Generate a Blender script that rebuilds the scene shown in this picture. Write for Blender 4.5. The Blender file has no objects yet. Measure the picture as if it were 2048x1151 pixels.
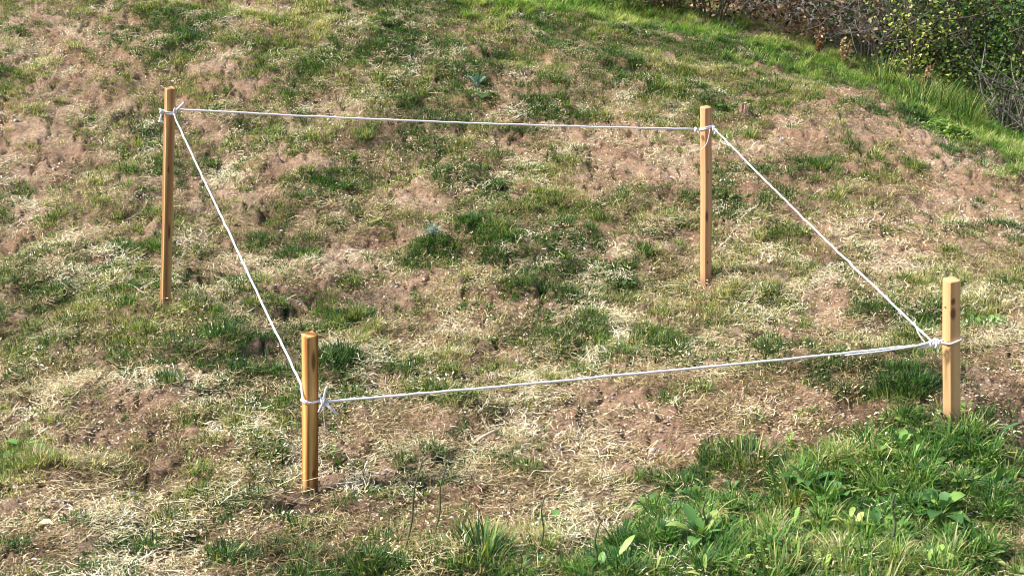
import bpy, math, random
import numpy as np
from mathutils import Vector, Matrix, Quaternion
rng = np.random.default_rng(7)
random.seed(7)
R = math.radians
SC = bpy.context.scene
COL = SC.collection

# ---------------------------------------------------------------- camera, sky, sun, exposure
F_PX, CX, CY, PITCH, CAM_Z = 2200.0, 1024.0, 575.5, R(12.0), 1.5
cd = bpy.data.cameras.new('camera'); cam = bpy.data.objects.new('camera', cd); COL.objects.link(cam)
cam.location = (0, 0, CAM_Z); cam.rotation_euler = (R(90) - PITCH, 0, 0)
cd.sensor_width = 36; cd.lens = F_PX / 2048 * 36; cd.clip_start = 0.05; cd.clip_end = 2000
SC.camera = cam
SUN_EL, SUN_AZ = R(46), R(-100)          # azimuth measured from +Y (view direction) towards +X
w = bpy.data.worlds.new('World'); SC.world = w; w.use_nodes = True
nt = w.node_tree; bg = nt.nodes['Background']
sky = nt.nodes.new('ShaderNodeTexSky'); sky.sky_type = 'NISHITA'; sky.sun_disc = False
sky.sun_elevation = SUN_EL; sky.sun_rotation = SUN_AZ; sky.dust_density = 3.0; sky.air_density = 1.0
nt.links.new(sky.outputs[0], bg.inputs[0]); bg.inputs[1].default_value = 0.115
sl = bpy.data.lights.new('sun', 'SUN'); sl.energy = 4.3; sl.angle = R(8); sl.color = (1, 0.975, 0.94)
so = bpy.data.objects.new('sun', sl); COL.objects.link(so)
sdir = Vector((math.sin(SUN_AZ) * math.cos(SUN_EL), math.cos(SUN_AZ) * math.cos(SUN_EL), math.sin(SUN_EL)))
so.rotation_euler = sdir.to_track_quat('Z', 'Y').to_euler(); so.location = sdir * 30
vs = SC.view_settings
vs.view_transform = 'Standard'; vs.look = 'None'; vs.exposure = 0.72; vs.gamma = 1; vs.use_curve_mapping = False
SC.cycles.filter_width = 1.0; SC.cycles.max_bounces = 5; SC.cycles.transparent_max_bounces = 4

# ---------------------------------------------------------------- picture <-> place
SP, CP = math.sin(PITCH), math.cos(PITCH)
def ray(px, py):
    a = (np.asarray(px, float) - CX) / F_PX; b = -(np.asarray(py, float) - CY) / F_PX
    return a, b * SP + CP, b * CP - SP            # world direction for depth 1
def at_depth(px, py, d):
    x, y, z = ray(px, py); return Vector((float(x) * d, float(y) * d, CAM_Z + float(z) * d))
def at_y(px, py, Y):
    x, y, z = ray(px, py); t = Y / float(y); return Vector((float(x) * t, Y, CAM_Z + float(z) * t))

# ---------------------------------------------------------------- noise
TAB = rng.random((8, 256, 256))
def vnoise(x, y, s, k=0):
    x = np.asarray(x, float) / s + 37.3 * k; y = np.asarray(y, float) / s + 11.9 * k
    xi = np.floor(x).astype(int); yi = np.floor(y).astype(int); fx = x - xi; fy = y - yi
    fx = fx * fx * (3 - 2 * fx); fy = fy * fy * (3 - 2 * fy); T = TAB[k % 8]
    a = T[xi & 255, yi & 255]; b = T[(xi + 1) & 255, yi & 255]; c = T[xi & 255, (yi + 1) & 255]; d = T[(xi + 1) & 255, (yi + 1) & 255]
    return (a * (1 - fx) + b * fx) * (1 - fy) + (c * (1 - fx) + d * fx) * fy - 0.5
def fbm(x, y, s, o=4, k=0):
    r = 0; a = 1.0
    c, n = 0.8, 0.6
    for i in range(o):
        r = r + a * vnoise(x, y, s, k + i); s *= 0.5; a *= 0.55
        x, y = x * c - y * n, x * n + y * c
    return r

# ---------------------------------------------------------------- terrain (smooth sheet through surveyed points)
ST = dict(A=((620, 984), (620, 667), 4.0), B=((331, 612), (340, 175), 5.77), C=((1412, 559), (1412, 213), 6.0), D=((1903, 832), (1903, 557), 4.1))
ctrl = [at_depth(*ST[k][0], ST[k][2]) for k in 'ABCD']
def cy(px, py, Y): ctrl.append(at_y(px, py, Y))
for c in [(0, 1151, 3.0), (1024, 1151, 3.0), (2048, 1151, 3.0), (0, 960, 3.75), (1250, 930, 4.0), (2048, 930, 3.75), (0, 740, 5.0), (700, 640, 5.4), (1030, 720, 5.0),
          (20, 560, 6.1), (640, 470, 6.7), (20, 380, 7.3), (500, 300, 7.8), (1000, 400, 7.1), (1000, 200, 8.5), (0, 170, 8.7), (560, 110, 9.2), (0, 0, 10.3), (500, 0, 10.4), (960, 0, 10.7),
          (1200, 60, 10.4), (1400, 300, 7.6), (1700, 640, 5.3), (1650, 450, 6.4), (2048, 600, 5.3), (2000, 480, 6.1), (1900, 380, 6.9), (2048, 430, 6.5), (1300, 130, 9.4), (1550, 180, 8.9),
          (1750, 210, 8.6), (1860, 255, 8.2), (1960, 310, 7.7), (2048, 350, 7.4),
          (1150, 4, 12.0), (1300, 26, 11.6), (1440, 58, 11.3), (1600, 118, 10.8), (1720, 165, 10.4), (1850, 222, 9.9), (2048, 300, 9.3), (2200, 360, 9.0),
          (1130, -60, 14.5), (1450, -20, 14.0), (1750, 90, 13.2), (2048, 190, 12.4), (2400, 260, 12)]: cy(*c)
for p in [(-5, 12, 2.6), (-8, 8, 1.0), (-4, 2, -0.02), (4, 2, 0.0), (0, 0, 0.0), (-3, -2, 0), (3, -2, 0), (6, 4, 0.1), (8, 10, 0.4), (-4, 16, 3.4), (2, 17, 2.2), (8, 16, 1.1)]: ctrl.append(Vector(p))
CT = np.array([tuple(v) for v in ctrl])
def _U(r2): return np.where(r2 > 1e-12, 0.5 * r2 * np.log(np.maximum(r2, 1e-12)), 0)
n = len(CT); K = _U(((CT[:, None, :2] - CT[None, :, :2]) ** 2).sum(-1)) + np.eye(n) * 0.05
P = np.c_[np.ones(n), CT[:, :2]]
W = np.linalg.solve(np.block([[K, P], [P.T, np.zeros((3, 3))]]), np.r_[CT[:, 2], 0, 0, 0])
def smooth(x, y):
    x = np.asarray(x, float); y = np.asarray(y, float); sh = x.shape; x = x.ravel(); y = y.ravel()
    r = np.hypot(x, y); f = np.minimum(1, 17.0 / np.maximum(r, 1e-6)); xq, yq = x * f, y * f      # beyond 17 m the rim height carries on
    out = np.empty(len(x))
    for i in range(0, len(x), 60000):
        s = slice(i, i + 60000)
        k = _U((xq[s, None] - CT[None, :, 0]) ** 2 + (yq[s, None] - CT[None, :, 1]) ** 2)
        out[s] = k @ W[:n] + W[n] + W[n + 1] * xq[s] + W[n + 2] * yq[s]
    out = np.clip(out, -0.6, 3.6)
    far = np.clip((r - 17) / 60, 0, 1); out = out * (1 - far) + 1.2 * far
    return out.reshape(sh)
def hit(px, py):
    """where the ray through a point of the picture meets the smooth ground"""
    dx, dy, dz = [float(v) for v in ray(px, py)]
    t = np.linspace(2.2, 16, 1400); z = CAM_Z + dz * t - smooth(dx * t, dy * t)
    i = np.argmax(z < 0)
    if z[i] >= 0: return None
    return np.array([dx * t[i], dy * t[i]])

# ---------------------------------------------------------------- map of what grows where
GREEN = [(340,45,80,25,.7),(530,45,60,20,.9),(620,75,70,25,.7),(640,130,60,22,1),(700,150,60,20,.8),(410,60,40,15,.6),(100,100,50,15,.6),(480,95,60,20,.8),(260,110,40,15,.6),
 (1240,140,50,18,1),(1170,75,60,20,.7),(1340,190,80,22,1),(1360,160,70,20,.9),(800,90,70,25,.9),(720,110,50,18,.7),(920,150,90,25,.8),(1040,110,50,20,.8),(600,205,50,15,.6),
 (460,210,50,15,.7),(240,180,30,15,.6),(60,230,40,18,.6),(20,200,25,20,.8),(290,255,20,30,.8),(440,300,50,15,.6),(580,270,60,18,.8),(730,275,30,22,.9),(860,260,60,15,.6),
 (1090,225,20,22,.9),(1160,220,30,12,.8),(1500,265,20,18,.9),(1530,190,25,12,1),(60,370,50,18,.8),(190,365,30,20,.6),(270,345,45,20,.8),(490,365,25,12,.9),(690,368,60,30,.9),
 (900,360,40,30,.9),(1110,400,70,20,.8),(540,440,60,20,.5),(820,430,100,25,.5),(970,480,100,28,1),(850,510,50,25,1),(1000,520,90,25,.7),(1100,560,120,30,.5),(1240,545,50,28,.9),
 (590,480,50,20,.5),(640,510,60,30,.6),(740,555,70,15,.7),(940,600,70,20,.6),(900,560,40,15,.5),(370,490,80,25,.5),(250,500,80,30,.6),(80,590,60,22,.9),(230,610,50,15,.6),
 (150,640,60,20,.7),(60,660,60,20,.6),(420,670,100,25,.8),(310,680,60,20,.6),(680,640,50,14,1),(700,740,80,25,.7),(780,700,60,15,.6),(60,700,60,26,.8),(1200,650,90,35,.6),
 (880,690,80,14,.5),(900,830,50,18,.6),(1490,600,80,25,.6),(1610,330,60,20,.8),(1500,340,60,20,.7),(1700,330,40,15,.5),(1560,400,70,15,.5),(1470,430,50,15,.6),(1560,600,50,18,.7),
 (1700,510,40,12,.6),(1720,590,50,15,.5),(1750,300,30,20,.9),(1830,335,30,10,.8),(1880,240,45,25,1),(1900,530,40,20,.7),(1960,640,40,25,.9),(1850,600,40,18,.7),(1790,780,70,20,.9),
 (1480,880,55,30,1),(1410,895,40,15,.8),(30,900,40,20,.8),(90,870,50,15,.6),(230,930,40,20,.7),(330,1040,25,25,.9),(300,1080,70,25,.5),(390,960,20,20,.7),(600,1060,30,30,.8),
 (440,1130,40,20,.9),(540,950,50,25,.6),(980,930,40,22,.7),(960,1110,50,40,1),(1000,310,60,15,.5),(1180,330,60,15,.5),(1350,400,60,15,.4),(1650,220,50,15,.6),(1450,100,80,25,.6),
 (1250,95,110,25,.6),(150,440,60,15,.5),(420,420,60,15,.5),(1250,270,70,12,.5),(1000,60,60,20,.6),(870,30,80,15,.6),(220,30,60,15,.5),(1640,120,60,18,.6)]
BARE = [(700,500,60,18,1),(830,560,60,22,1),(1700,200,80,14,.7),(1480,250,80,14,.4),(1150,930,160,40,.8),(1300,870,120,30,.8),(760,870,120,25,.7),(1560,150,60,10,.8),(1690,198,60,12,.9),(1790,222,60,18,.9),(1880,285,70,22,.9),(1960,335,70,22,.9),(2040,390,60,30,1),(1900,400,90,22,.6),(620,880,60,60,.8),(560,700,60,15,.4),(1400,860,80,25,.8),(1330,760,90,20,.7),(880,790,100,20,.5),(1600,700,90,15,.5),(80,50,110,45,.6),(180,170,60,15,.7),(170,200,120,25,.5),(90,320,70,45,.75),(150,260,80,20,.5),(40,350,40,18,.9),(1090,75,40,15,.5),(1290,310,115,50,1.0),(1250,350,80,25,.8),
 (500,400,70,35,.8),(760,480,90,20,.9),(840,410,50,20,.7),(800,550,80,25,.9),(760,590,80,25,.7),(720,525,45,16,.95),(1000,600,80,15,.6),(1060,605,50,14,.8),(400,600,60,14,.9),
 (600,580,70,20,.6),(240,830,120,35,.8),(430,905,40,15,.9),(230,880,70,25,.7),(480,840,60,20,.6),(700,870,150,30,.6),(645,1010,70,40,.95),(730,1035,100,30,.9),(1100,900,200,40,.7),
 (1250,800,100,35,.9),(1230,920,120,35,.95),(1020,1010,180,30,.8),(1560,850,60,40,.9),(1640,820,90,20,.9),(1560,790,100,20,.8),(1990,780,75,60,.95),(2010,850,60,25,.9),
 (1970,700,80,15,.8),(1780,740,70,10,.8),(1450,660,80,15,.6),(1800,430,60,25,.7),(1840,470,50,25,.6),(1960,490,40,25,.8),(1920,350,60,20,.8),(2000,410,60,22,.8),(1810,190,55,16,1),
 (1850,290,60,18,.6),(80,1010,70,20,.5),(460,940,90,25,.5),(1480,760,90,18,.5),(1730,240,60,14,.6),(700,230,60,12,.4),(1130,190,60,14,.5),(150,880,70,20,.5),(1000,770,120,18,.4),
 (340,410,60,12,.4),(30,480,40,12,.4),(620,330,60,12,.5),(1600,280,60,15,.5),(540,160,50,12,.4)]
LUSH = [(1500,1090,260,110,1),(1750,990,200,110,1),(1950,960,140,90,1),(1900,1100,220,80,1),(1270,1125,140,45,.9),(1000,1140,60,25,.6),(1790,890,100,30,.8),(1630,960,80,50,.9),(1960,880,50,22,.6),(1360,1010,70,35,.7)]
VERGE = [(980,2,60,8,.8),(1240,38,80,10,.5),(2040,292,50,26,1),(1060,8,100,14,1),(1180,20,100,14,1),(1300,40,90,14,1),(1420,64,80,14,1),(1540,102,80,15,.9),(1640,138,70,15,.9),(1740,172,50,15,.9),(1830,205,50,17,1),(1910,240,50,18,1),(1990,275,50,22,1),(2070,315,50,24,1)]
RUTS = [((1740,235),(2075,452)),((1770,240),(2110,440)),((1700,262),(1950,430)),((120,60),(380,215))]
MOUND = [(1800,190,60,18,1),(1600,240,50,15,.6),(920,150,80,20,.7),(330,50,70,20,.7),(1000,490,110,30,.6),(560,60,60,20,.5),(1290,300,90,30,.4),(730,285,30,20,.6),(1240,145,50,14,.5),(1370,180,60,16,.5),(900,370,40,20,.5),(60,240,50,18,.6),(180,170,60,15,.5)]
DRYLAND = [(720,1115,150,50,1),(1850,320,200,90,1),(780,530,110,60,.9),(200,900,330,170,1),(650,1000,300,120,1),(1080,860,330,80,1),(1500,800,250,60,.9),(1250,320,160,70,.6),(80,330,150,80,.6),(1950,760,150,80,.9),(1950,420,150,80,.6),(150,130,180,70,.4),(760,520,130,60,.5)]
CLEAR = [(1905,852,45,22,1)]
CLUMP = [(980,490,110,32,1),(1230,548,50,25,.7),(420,670,80,20,.5),(1200,660,80,30,.6)]
DAMP = [(1415,563,14,5,.8),(1905,836,22,7,.8),(335,618,20,7,.8),(660,1020,60,35,1),(760,1035,80,22,.8),(760,975,45,14,1),(400,598,45,14,.7),(1180,905,70,20,.5)]
def blobs(L):
    out = []
    for px, py, rx, ry, s in L:
        c = hit(px, py)
        if c is None: continue
        a = hit(px + rx, py); b = hit(px, py + ry)
        if a is None: a = c + np.array([rx / F_PX * c[1], 0])
        if b is None: b = c - np.array([0, 0.3])
        M = np.array([a - c, b - c]).T
        if abs(np.linalg.det(M)) < 1e-5: continue
        out.append((c, np.linalg.inv(M), s))
    return out
BG, BB, BL, BV, BD, BM, BY, BC, BK = blobs(GREEN), blobs(BARE), blobs(LUSH), blobs(VERGE), blobs(DAMP), blobs(MOUND), blobs(DRYLAND), blobs(CLEAR), blobs(CLUMP)
RW = [(hit(*a), hit(*b)) for a, b in RUTS]; RW = [q for q in RW if q[0] is not None and q[1] is not None]
def rut(x, y, w_):
    r = np.zeros_like(x); x = x + .05 * fbm(x, y, .5, 2, 2); 
    for a, b in RW:
        d = b - a; t = np.clip(((x - a[0]) * d[0] + (y - a[1]) * d[1]) / (d @ d), 0, 1)
        e = (x - a[0] - t * d[0]) ** 2 + (y - a[1] - t * d[1]) ** 2; r = np.maximum(r, np.exp(-e / w_ ** 2))
    return r
def field(B, x, y):
    r = np.zeros_like(x)
    for c, Mi, s in B:
        dx = x - c[0]; dy = y - c[1]
        u = Mi[0, 0] * dx + Mi[0, 1] * dy; v = Mi[1, 0] * dx + Mi[1, 1] * dy
        q = u * u + v * v
        r = np.maximum(r, s * np.exp(-(q * 0.75) ** 1.3))
    return r
def warp(x, y, a=0.10): return x + a * fbm(x, y, .22, 3, 2) * 2, y + a * fbm(x, y, .22, 3, 5) * 2
def cover(x, y):
    """green cover, bare soil, lush corner, verge: each 0..1"""
    xw, yw = warp(x, y)
    g = field(BG, xw, yw); b = field(BB, xw, yw); l = field(BL, *warp(x, y, .16)) * (1 - .85 * field(BC, x, y)); v = field(BV, xw, yw); d = field(BD, xw, yw)
    outside = np.clip((np.hypot(x, y) - 12.5) / 2, 0, 1)
    fine = fbm(x, y, .10, 3, 4) + .9 * vnoise(x, y, .035, 2)
    patch = np.clip(0.44 - .30 * field(BY, x, y) + .95 * fbm(x, y, .42, 4, 1) + 1.25 * fine + .22 * np.clip((y - 7) / 3, 0, 1), 0, 1)
    g = np.clip(np.maximum(g * (1.05 + 1.1 * fine), patch * .8) * (1 - .8 * b), 0, 1)
    g = np.maximum(g, outside * .8)
    ru = rut(x, y, .09); b = np.maximum(b, .8 * ru); g = g * (1 - .6 * ru)
    b = np.clip(b * (1 - .5 * fine) + 1.0 * np.clip(.28 - patch, 0, 1), 0, 1) * (1 - l) * (1 - v)
    return g, b, l, v, d
STAKE_FIX = None
def relief(x, y, g=None, b=None, l=None, v=None, d=None):
    if g is None: g, b, l, v, d = cover(x, y)
    r = np.hypot(x, y); near = np.clip(1.5 - r / 30, 0, 1)
    h = 0.075 * fbm(x, y, .9, 3, 0) + 0.06 * fbm(x, y, .28, 3, 3) * (1 - .3 * b) + 0.045 * fbm(x, y, .085, 3, 4) * (1 - .35 * b)
    clod = np.abs(fbm(x, y * .7, .15, 3, 6)); h = h - 0.055 * np.exp(-(clod / .06) ** 2) * (1 - .3 * b) * (1 - v)
    h = h - .03 * rut(x, y, .035) + .07 * field(BM, *warp(x, y))
    h = h + 0.02 * g * (1 + 2 * vnoise(x, y, .13, 7)) + .02 * l - .03 * d * (1 + vnoise(x, y, .04, 3))
    h = h * near
    if STAKE_FIX is not None:
        for (sx, sy, e) in STAKE_FIX: h = h + e * np.exp(-((x - sx) ** 2 + (y - sy) ** 2) / .03)
    return h
def height(x, y):
    x = np.asarray(x, float); y = np.asarray(y, float)
    return smooth(x, y) + relief(x, y)
def ground_z(x, y): return float(height(np.array([x]), np.array([y]))[0])
_f = []
for k_ in 'ABCD':
    q_ = at_depth(*ST[k_][0], ST[k_][2]); _f.append((q_.x, q_.y, q_.z - .004 - ground_z(q_.x, q_.y)))
STAKE_FIX = _f
def on_ground(px, py):
    c = hit(px, py)
    if c is None: c = np.array([at_y(px, py, 11)[0], 11.0])
    return Vector((c[0], c[1], ground_z(c[0], c[1])))

# ---------------------------------------------------------------- mesh and tagging helpers
def mesh(name, V, Fs, mat=None, attrs=None, smooth_=True):
    me = bpy.data.meshes.new(name); V = np.asarray(V, np.float32)
    loops = []; starts = []; tot = []; s = 0
    for Fa in Fs:
        Fa = np.asarray(Fa, np.int32)
        if len(Fa) == 0: continue
        k = Fa.shape[1]; loops.append(Fa.ravel()); starts.append(s + np.arange(len(Fa)) * k); tot.append(np.full(len(Fa), k)); s += Fa.size
    me.vertices.add(len(V)); me.vertices.foreach_set('co', V.ravel())
    if loops:
        L = np.concatenate(loops); me.loops.add(len(L)); me.loops.foreach_set('vertex_index', L)
        S_ = np.concatenate(starts).astype(np.int32); me.polygons.add(len(S_)); me.polygons.foreach_set('loop_start', S_)
        me.polygons.foreach_set('use_smooth', np.full(len(S_), smooth_))
    me.update(calc_edges=True)
    for k, a in (attrs or {}).items():
        a = np.asarray(a, np.float32)
        if a.ndim == 2: me.attributes.new(k, 'FLOAT_VECTOR', 'POINT').data.foreach_set('vector', a.ravel())
        else: me.attributes.new(k, 'FLOAT', 'POINT').data.foreach_set('value', a)
    if mat: me.materials.append(mat)
    return me
def link(name, me, parent=None, loc=None, **props):
    o = bpy.data.objects.new(name, me); COL.objects.link(o)
    if parent: o.parent = parent
    if loc is not None: o.location = loc
    for k, v in props.items(): o[k] = v
    return o
class MB:
    def __init__(s): s.V = []; s.Q = []; s.T = []; s.A = {}; s.n = 0
    def add(s, V, Q=(), T=(), **A):
        V = np.asarray(V, float); s.V.append(V)
        if len(Q): s.Q.append(np.asarray(Q) + s.n)
        if len(T): s.T.append(np.asarray(T) + s.n)
        for k, a in A.items(): s.A.setdefault(k, []).append(np.full(len(V), a) if np.isscalar(a) else np.asarray(a))
        s.n += len(V)
    def mesh(s, name, mat, sm=True):
        Fs = []
        if s.Q: Fs.append(np.concatenate(s.Q))
        if s.T: Fs.append(np.concatenate(s.T))
        return mesh(name, np.concatenate(s.V), Fs, mat, {k: np.concatenate(a) for k, a in s.A.items()}, sm)
def tube(mb, pts, rad, k=6, flat=1.0, up=None, cap=True, **A):
    pts = [Vector(p) for p in pts]; N = len(pts)
    rad = [rad] * N if np.isscalar(rad) else rad
    V = []; u = None
    for i, p in enumerate(pts):
        t = (pts[min(i + 1, N - 1)] - pts[max(i - 1, 0)])
        t = t.normalized() if t.length > 1e-9 else Vector((0, 0, 1))
        if u is None:
            u = t.cross(up or (Vector((0, 0, 1)) if abs(t.z) < .9 else Vector((1, 0, 0)))).normalized()
        else:
            u = (u - t * u.dot(t)); u = u.normalized() if u.length > 1e-6 else t.orthogonal().normalized()
        b = t.cross(u)
        for j in range(k):
            a = 2 * math.pi * j / k; V.append(p + (u * math.cos(a) * flat + b * math.sin(a)) * rad[i])
    Q = [(i * k + j, i * k + (j + 1) % k, (i + 1) * k + (j + 1) % k, (i + 1) * k + j) for i in range(N - 1) for j in range(k)]
    T = []
    if cap:
        V.append(pts[0]); V.append(pts[-1]); c0 = len(V) - 2; c1 = c0 + 1
        T = [(c0, (j + 1) % k, j) for j in range(k)] + [(c1, (N - 1) * k + j, (N - 1) * k + (j + 1) % k) for j in range(k)]
    mb.add([tuple(v) for v in V], Q, T, **A)
def spline(pts, m=8):
    pts = [Vector(p) for p in pts]
    P_ = [pts[0] * 2 - pts[1]] + pts + [pts[-1] * 2 - pts[-2]]; out = []
    for i in range(1, len(P_) - 2):
        a, b, c, d = P_[i - 1:i + 3]
        for j in range(m):
            t = j / m; out.append(.5 * ((2 * b) + (c - a) * t + (2 * a - 5 * b + 4 * c - d) * t * t + (3 * b - a - 3 * c + d) * t ** 3))
    out.append(pts[-1]); return out

# ---------------------------------------------------------------- materials
def new_mat(name):
    m = bpy.data.materials.new(name); m.use_nodes = True; t = m.node_tree
    b = t.nodes['Principled BSDF']; return m, t, b
def N(t, typ, **kw):
    n_ = t.nodes.new(typ)
    for k, v in kw.items():
        if k.startswith('i_'):
            n_.inputs[int(k[2:]) if k[2:].isdigit() else k[2:]].default_value = v
        else: setattr(n_, k, v)
    return n_
def L(t, a, b): t.links.new(a, b)
def ramp(t, fac, stops, interp='LINEAR'):
    r = N(t, 'ShaderNodeValToRGB'); r.color_ramp.interpolation = interp; e = r.color_ramp.elements
    while len(e) < len(stops): e.new(0.5)
    for el, (p, c) in zip(e, stops): el.position = p; el.color = (*c, 1)
    if fac is not None: L(t, fac, r.inputs[0])
    return r.outputs[0]
def mix(t, f, a, b, mode='MIX'):
    m = N(t, 'ShaderNodeMix', data_type='RGBA', blend_type=mode)
    for s, v in ((0, f), (6, a), (7, b)):
        if isinstance(v, bpy.types.NodeSocket): L(t, v, m.inputs[s])
        elif s == 0: m.inputs[0].default_value = v
        else: m.inputs[s].default_value = (*v, 1)
    return m.outputs[2]
def math_(t, op, a, b=0.0, clamp=False):
    m = N(t, 'ShaderNodeMath', operation=op, use_clamp=clamp)
    for s, v in ((0, a), (1, b)):
        if isinstance(v, bpy.types.NodeSocket): L(t, v, m.inputs[s])
        else: m.inputs[s].default_value = v
    return m.outputs[0]
def attr(t, name, kind='GEOMETRY'): return N(t, 'ShaderNodeAttribute', attribute_name=name, attribute_type=kind).outputs['Fac']

def leafy(name, stops, transl=.35, rough=.6, inst=True, spread=.5, lum=.5):
    """blade and leaf material: hue from dryness (per clump) plus a per-blade spread"""
    m, t, b = new_mat(name)
    bv = attr(t, 'bv'); s = math_(t, 'MULTIPLY', math_(t, 'SUBTRACT', bv, .5), spread)
    if inst: s = math_(t, 'ADD', s, attr(t, 'dry', 'INSTANCER'))
    else: s = math_(t, 'ADD', s, attr(t, 'dry'))
    col = ramp(t, s, stops)
    frac = math_(t, 'FRACT', math_(t, 'MULTIPLY', bv, 7.31))
    v = math_(t, 'ADD', math_(t, 'MULTIPLY', frac, lum), 1 - lum / 2)
    cc = N(t, 'ShaderNodeVectorMath', operation='SCALE'); L(t, col, cc.inputs[0]); L(t, v, cc.inputs['Scale']); col = cc.outputs[0]
    L(t, col, b.inputs['Base Color']); b.inputs['Roughness'].default_value = rough; b.inputs['Specular IOR Level'].default_value = .35
    tr = N(t, 'ShaderNodeBsdfTranslucent'); hs = mix(t, 1.0, col, (1.0, 1.15, .5), 'MULTIPLY'); L(t, hs, tr.inputs[0])
    mx = N(t, 'ShaderNodeMixShader', i_0=transl); L(t, b.outputs[0], mx.inputs[1]); L(t, tr.outputs[0], mx.inputs[2])
    L(t, mx.outputs[0], t.nodes['Material Output'].inputs[0]); return m
GSTOPS = [(0, (.030, .085, .022)), (.22, (.085, .18, .04)), (.42, (.21, .31, .075)), (.58, (.40, .38, .11)), (.78, (.58, .48, .24)), (1, (.74, .66, .48))]
M_GRASS = leafy('grass_blades', GSTOPS, transl=.42, lum=.9, spread=.7)
M_STRAW = leafy('dry_straw', lum=.7, stops=[(0, (.09, .055, .03)), (.3, (.28, .19, .09)), (.55, (.52, .41, .20)), (.8, (.74, .64, .40)), (1, (.84, .78, .60))], transl=.1, spread=.8)
M_LUSH = leafy('lush_blades', [(0, (.035, .095, .025)), (.3, (.08, .21, .035)), (.55, (.21, .38, .07)), (.8, (.48, .48, .17)), (1, (.68, .60, .40))], transl=.42, lum=.9, spread=.7)
M_VERGE = leafy('verge_blades', [(0, (.06, .15, .03)), (.35, (.14, .29, .05)), (.7, (.31, .43, .10)), (1, (.60, .56, .27))], transl=.45, lum=.6)
M_BLADE = leafy('single_grass', GSTOPS, inst=False, spread=.75, lum=.8)
M_DEAD = leafy('dead_leaf', [(0, (.06, .03, .02)), (.35, (.24, .12, .06)), (.6, (.50, .34, .18)), (1, (.78, .66, .46))], transl=.15, inst=False, spread=.7)
M_BUSH = leafy('bush_leaf', [(0, (.018, .05, .016)), (.35, (.05, .12, .03)), (.6, (.13, .24, .045)), (.82, (.36, .44, .07)), (1, (.62, .58, .22))], transl=.35, inst=False, spread=.35)
M_BROAD = leafy('broad_leaf', [(0, (.05, .12, .05)), (.4, (.10, .23, .06)), (.7, (.24, .40, .09)), (1, (.50, .55, .15))], transl=.3, inst=False, spread=.4, rough=.45)
M_BROADI = leafy('weed_leaf', [(0, (.05, .12, .05)), (.4, (.10, .23, .06)), (.7, (.24, .40, .09)), (1, (.50, .55, .15))], transl=.3, spread=.5, rough=.45)

def soil_mat():
    m, t, b = new_mat('soil'); co = N(t, 'ShaderNodeTexCoord').outputs['Object']
    n1 = N(t, 'ShaderNodeTexNoise', i_Scale=2.3, i_Detail=8.0, i_Roughness=.6); L(t, co, n1.inputs['Vector'])
    n2 = N(t, 'ShaderNodeTexNoise', i_Scale=38.0, i_Detail=8.0, i_Roughness=.75); L(t, co, n2.inputs['Vector'])
    base = ramp(t, n1.outputs[0], [(.3, (.36, .20, .125)), (.5, (.50, .32, .21)), (.7, (.64, .46, .33))])
    fine = ramp(t, n2.outputs[0], [(.25, (.30, .28, .27)), (.5, (.95, .95, .95)), (.75, (1.45, 1.45, 1.4))])
    col = mix(t, 1.0, base, fine, 'MULTIPLY')
    # a film of thatch and moss between the tufts
    thatch = ramp(t, n2.outputs[0], [(.35, (.035, .04, .016)), (.52, (.11, .11, .045)), (.68, (.36, .32, .16))])
    n3 = N(t, 'ShaderNodeTexNoise', i_Scale=9.0, i_Detail=6.0, i_Roughness=.7); L(t, co, n3.inputs['Vector'])
    g = math_(t, 'ADD', attr(t, 'g'), math_(t, 'MULTIPLY', math_(t, 'SUBTRACT', n3.outputs[0], .5), 1.6))
    col = mix(t, math_(t, 'MULTIPLY', g, 1.0, True), col, thatch)
    # pale crumbs and chips too small to build
    v = N(t, 'ShaderNodeTexVoronoi', i_Scale=95.0); L(t, co, v.inputs['Vector'])
    chip = math_(t, 'MULTIPLY', math_(t, 'LESS_THAN', v.outputs['Distance'], .26), math_(t, 'GREATER_THAN', N_sep(t, v.outputs['Color']), .78))
    col = mix(t, math_(t, 'MULTIPLY', chip, .8), col, (.58, .50, .38))
    col = mix(t, attr(t, 'd'), col, (.13, .078, .058), 'MIX')
    L(t, col, b.inputs['Base Color']); b.inputs['Roughness'].default_value = .95; b.inputs['Specular IOR Level'].default_value = .15
    n4 = N(t, 'ShaderNodeTexNoise', i_Scale=60.0, i_Detail=9.0, i_Roughness=.85); L(t, co, n4.inputs['Vector'])
    bp = N(t, 'ShaderNodeBump', i_Strength=1.0, i_Distance=.03); L(t, n4.outputs[0], bp.inputs['Height']); L(t, bp.outputs[0], b.inputs['Normal'])
    return m
def N_sep(t, c):
    s = N(t, 'ShaderNodeSeparateColor'); L(t, c, s.inputs[0]); return s.outputs[0]
M_SOIL = soil_mat()

def bark_mat(name, a, b_):
    m, t, b = new_mat(name); co = N(t, 'ShaderNodeTexCoord').outputs['Object']
    n1 = N(t, 'ShaderNodeTexNoise', i_Scale=40.0, i_Detail=5.0); L(t, co, n1.inputs['Vector'])
    L(t, ramp(t, n1.outputs[0], [(.3, a), (.7, b_)]), b.inputs['Base Color']); b.inputs['Roughness'].default_value = .85
    bp = N(t, 'ShaderNodeBump', i_Strength=.5, i_Distance=.01); L(t, n1.outputs[0], bp.inputs['Height']); L(t, bp.outputs[0], b.inputs['Normal'])
    return m
M_TWIG = bark_mat('grey_twig', (.12, .10, .085), (.30, .26, .23))
M_DTWIG = bark_mat('dark_twig', (.05, .035, .025), (.13, .10, .08))
M_STICK = bark_mat('pale_stick', (.42, .33, .22), (.70, .60, .45))
M_GSTEM = bark_mat('green_stem', (.05, .07, .03), (.13, .14, .06))
M_RUST = bark_mat('rusty_stem', (.22, .08, .03), (.40, .17, .07))
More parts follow.
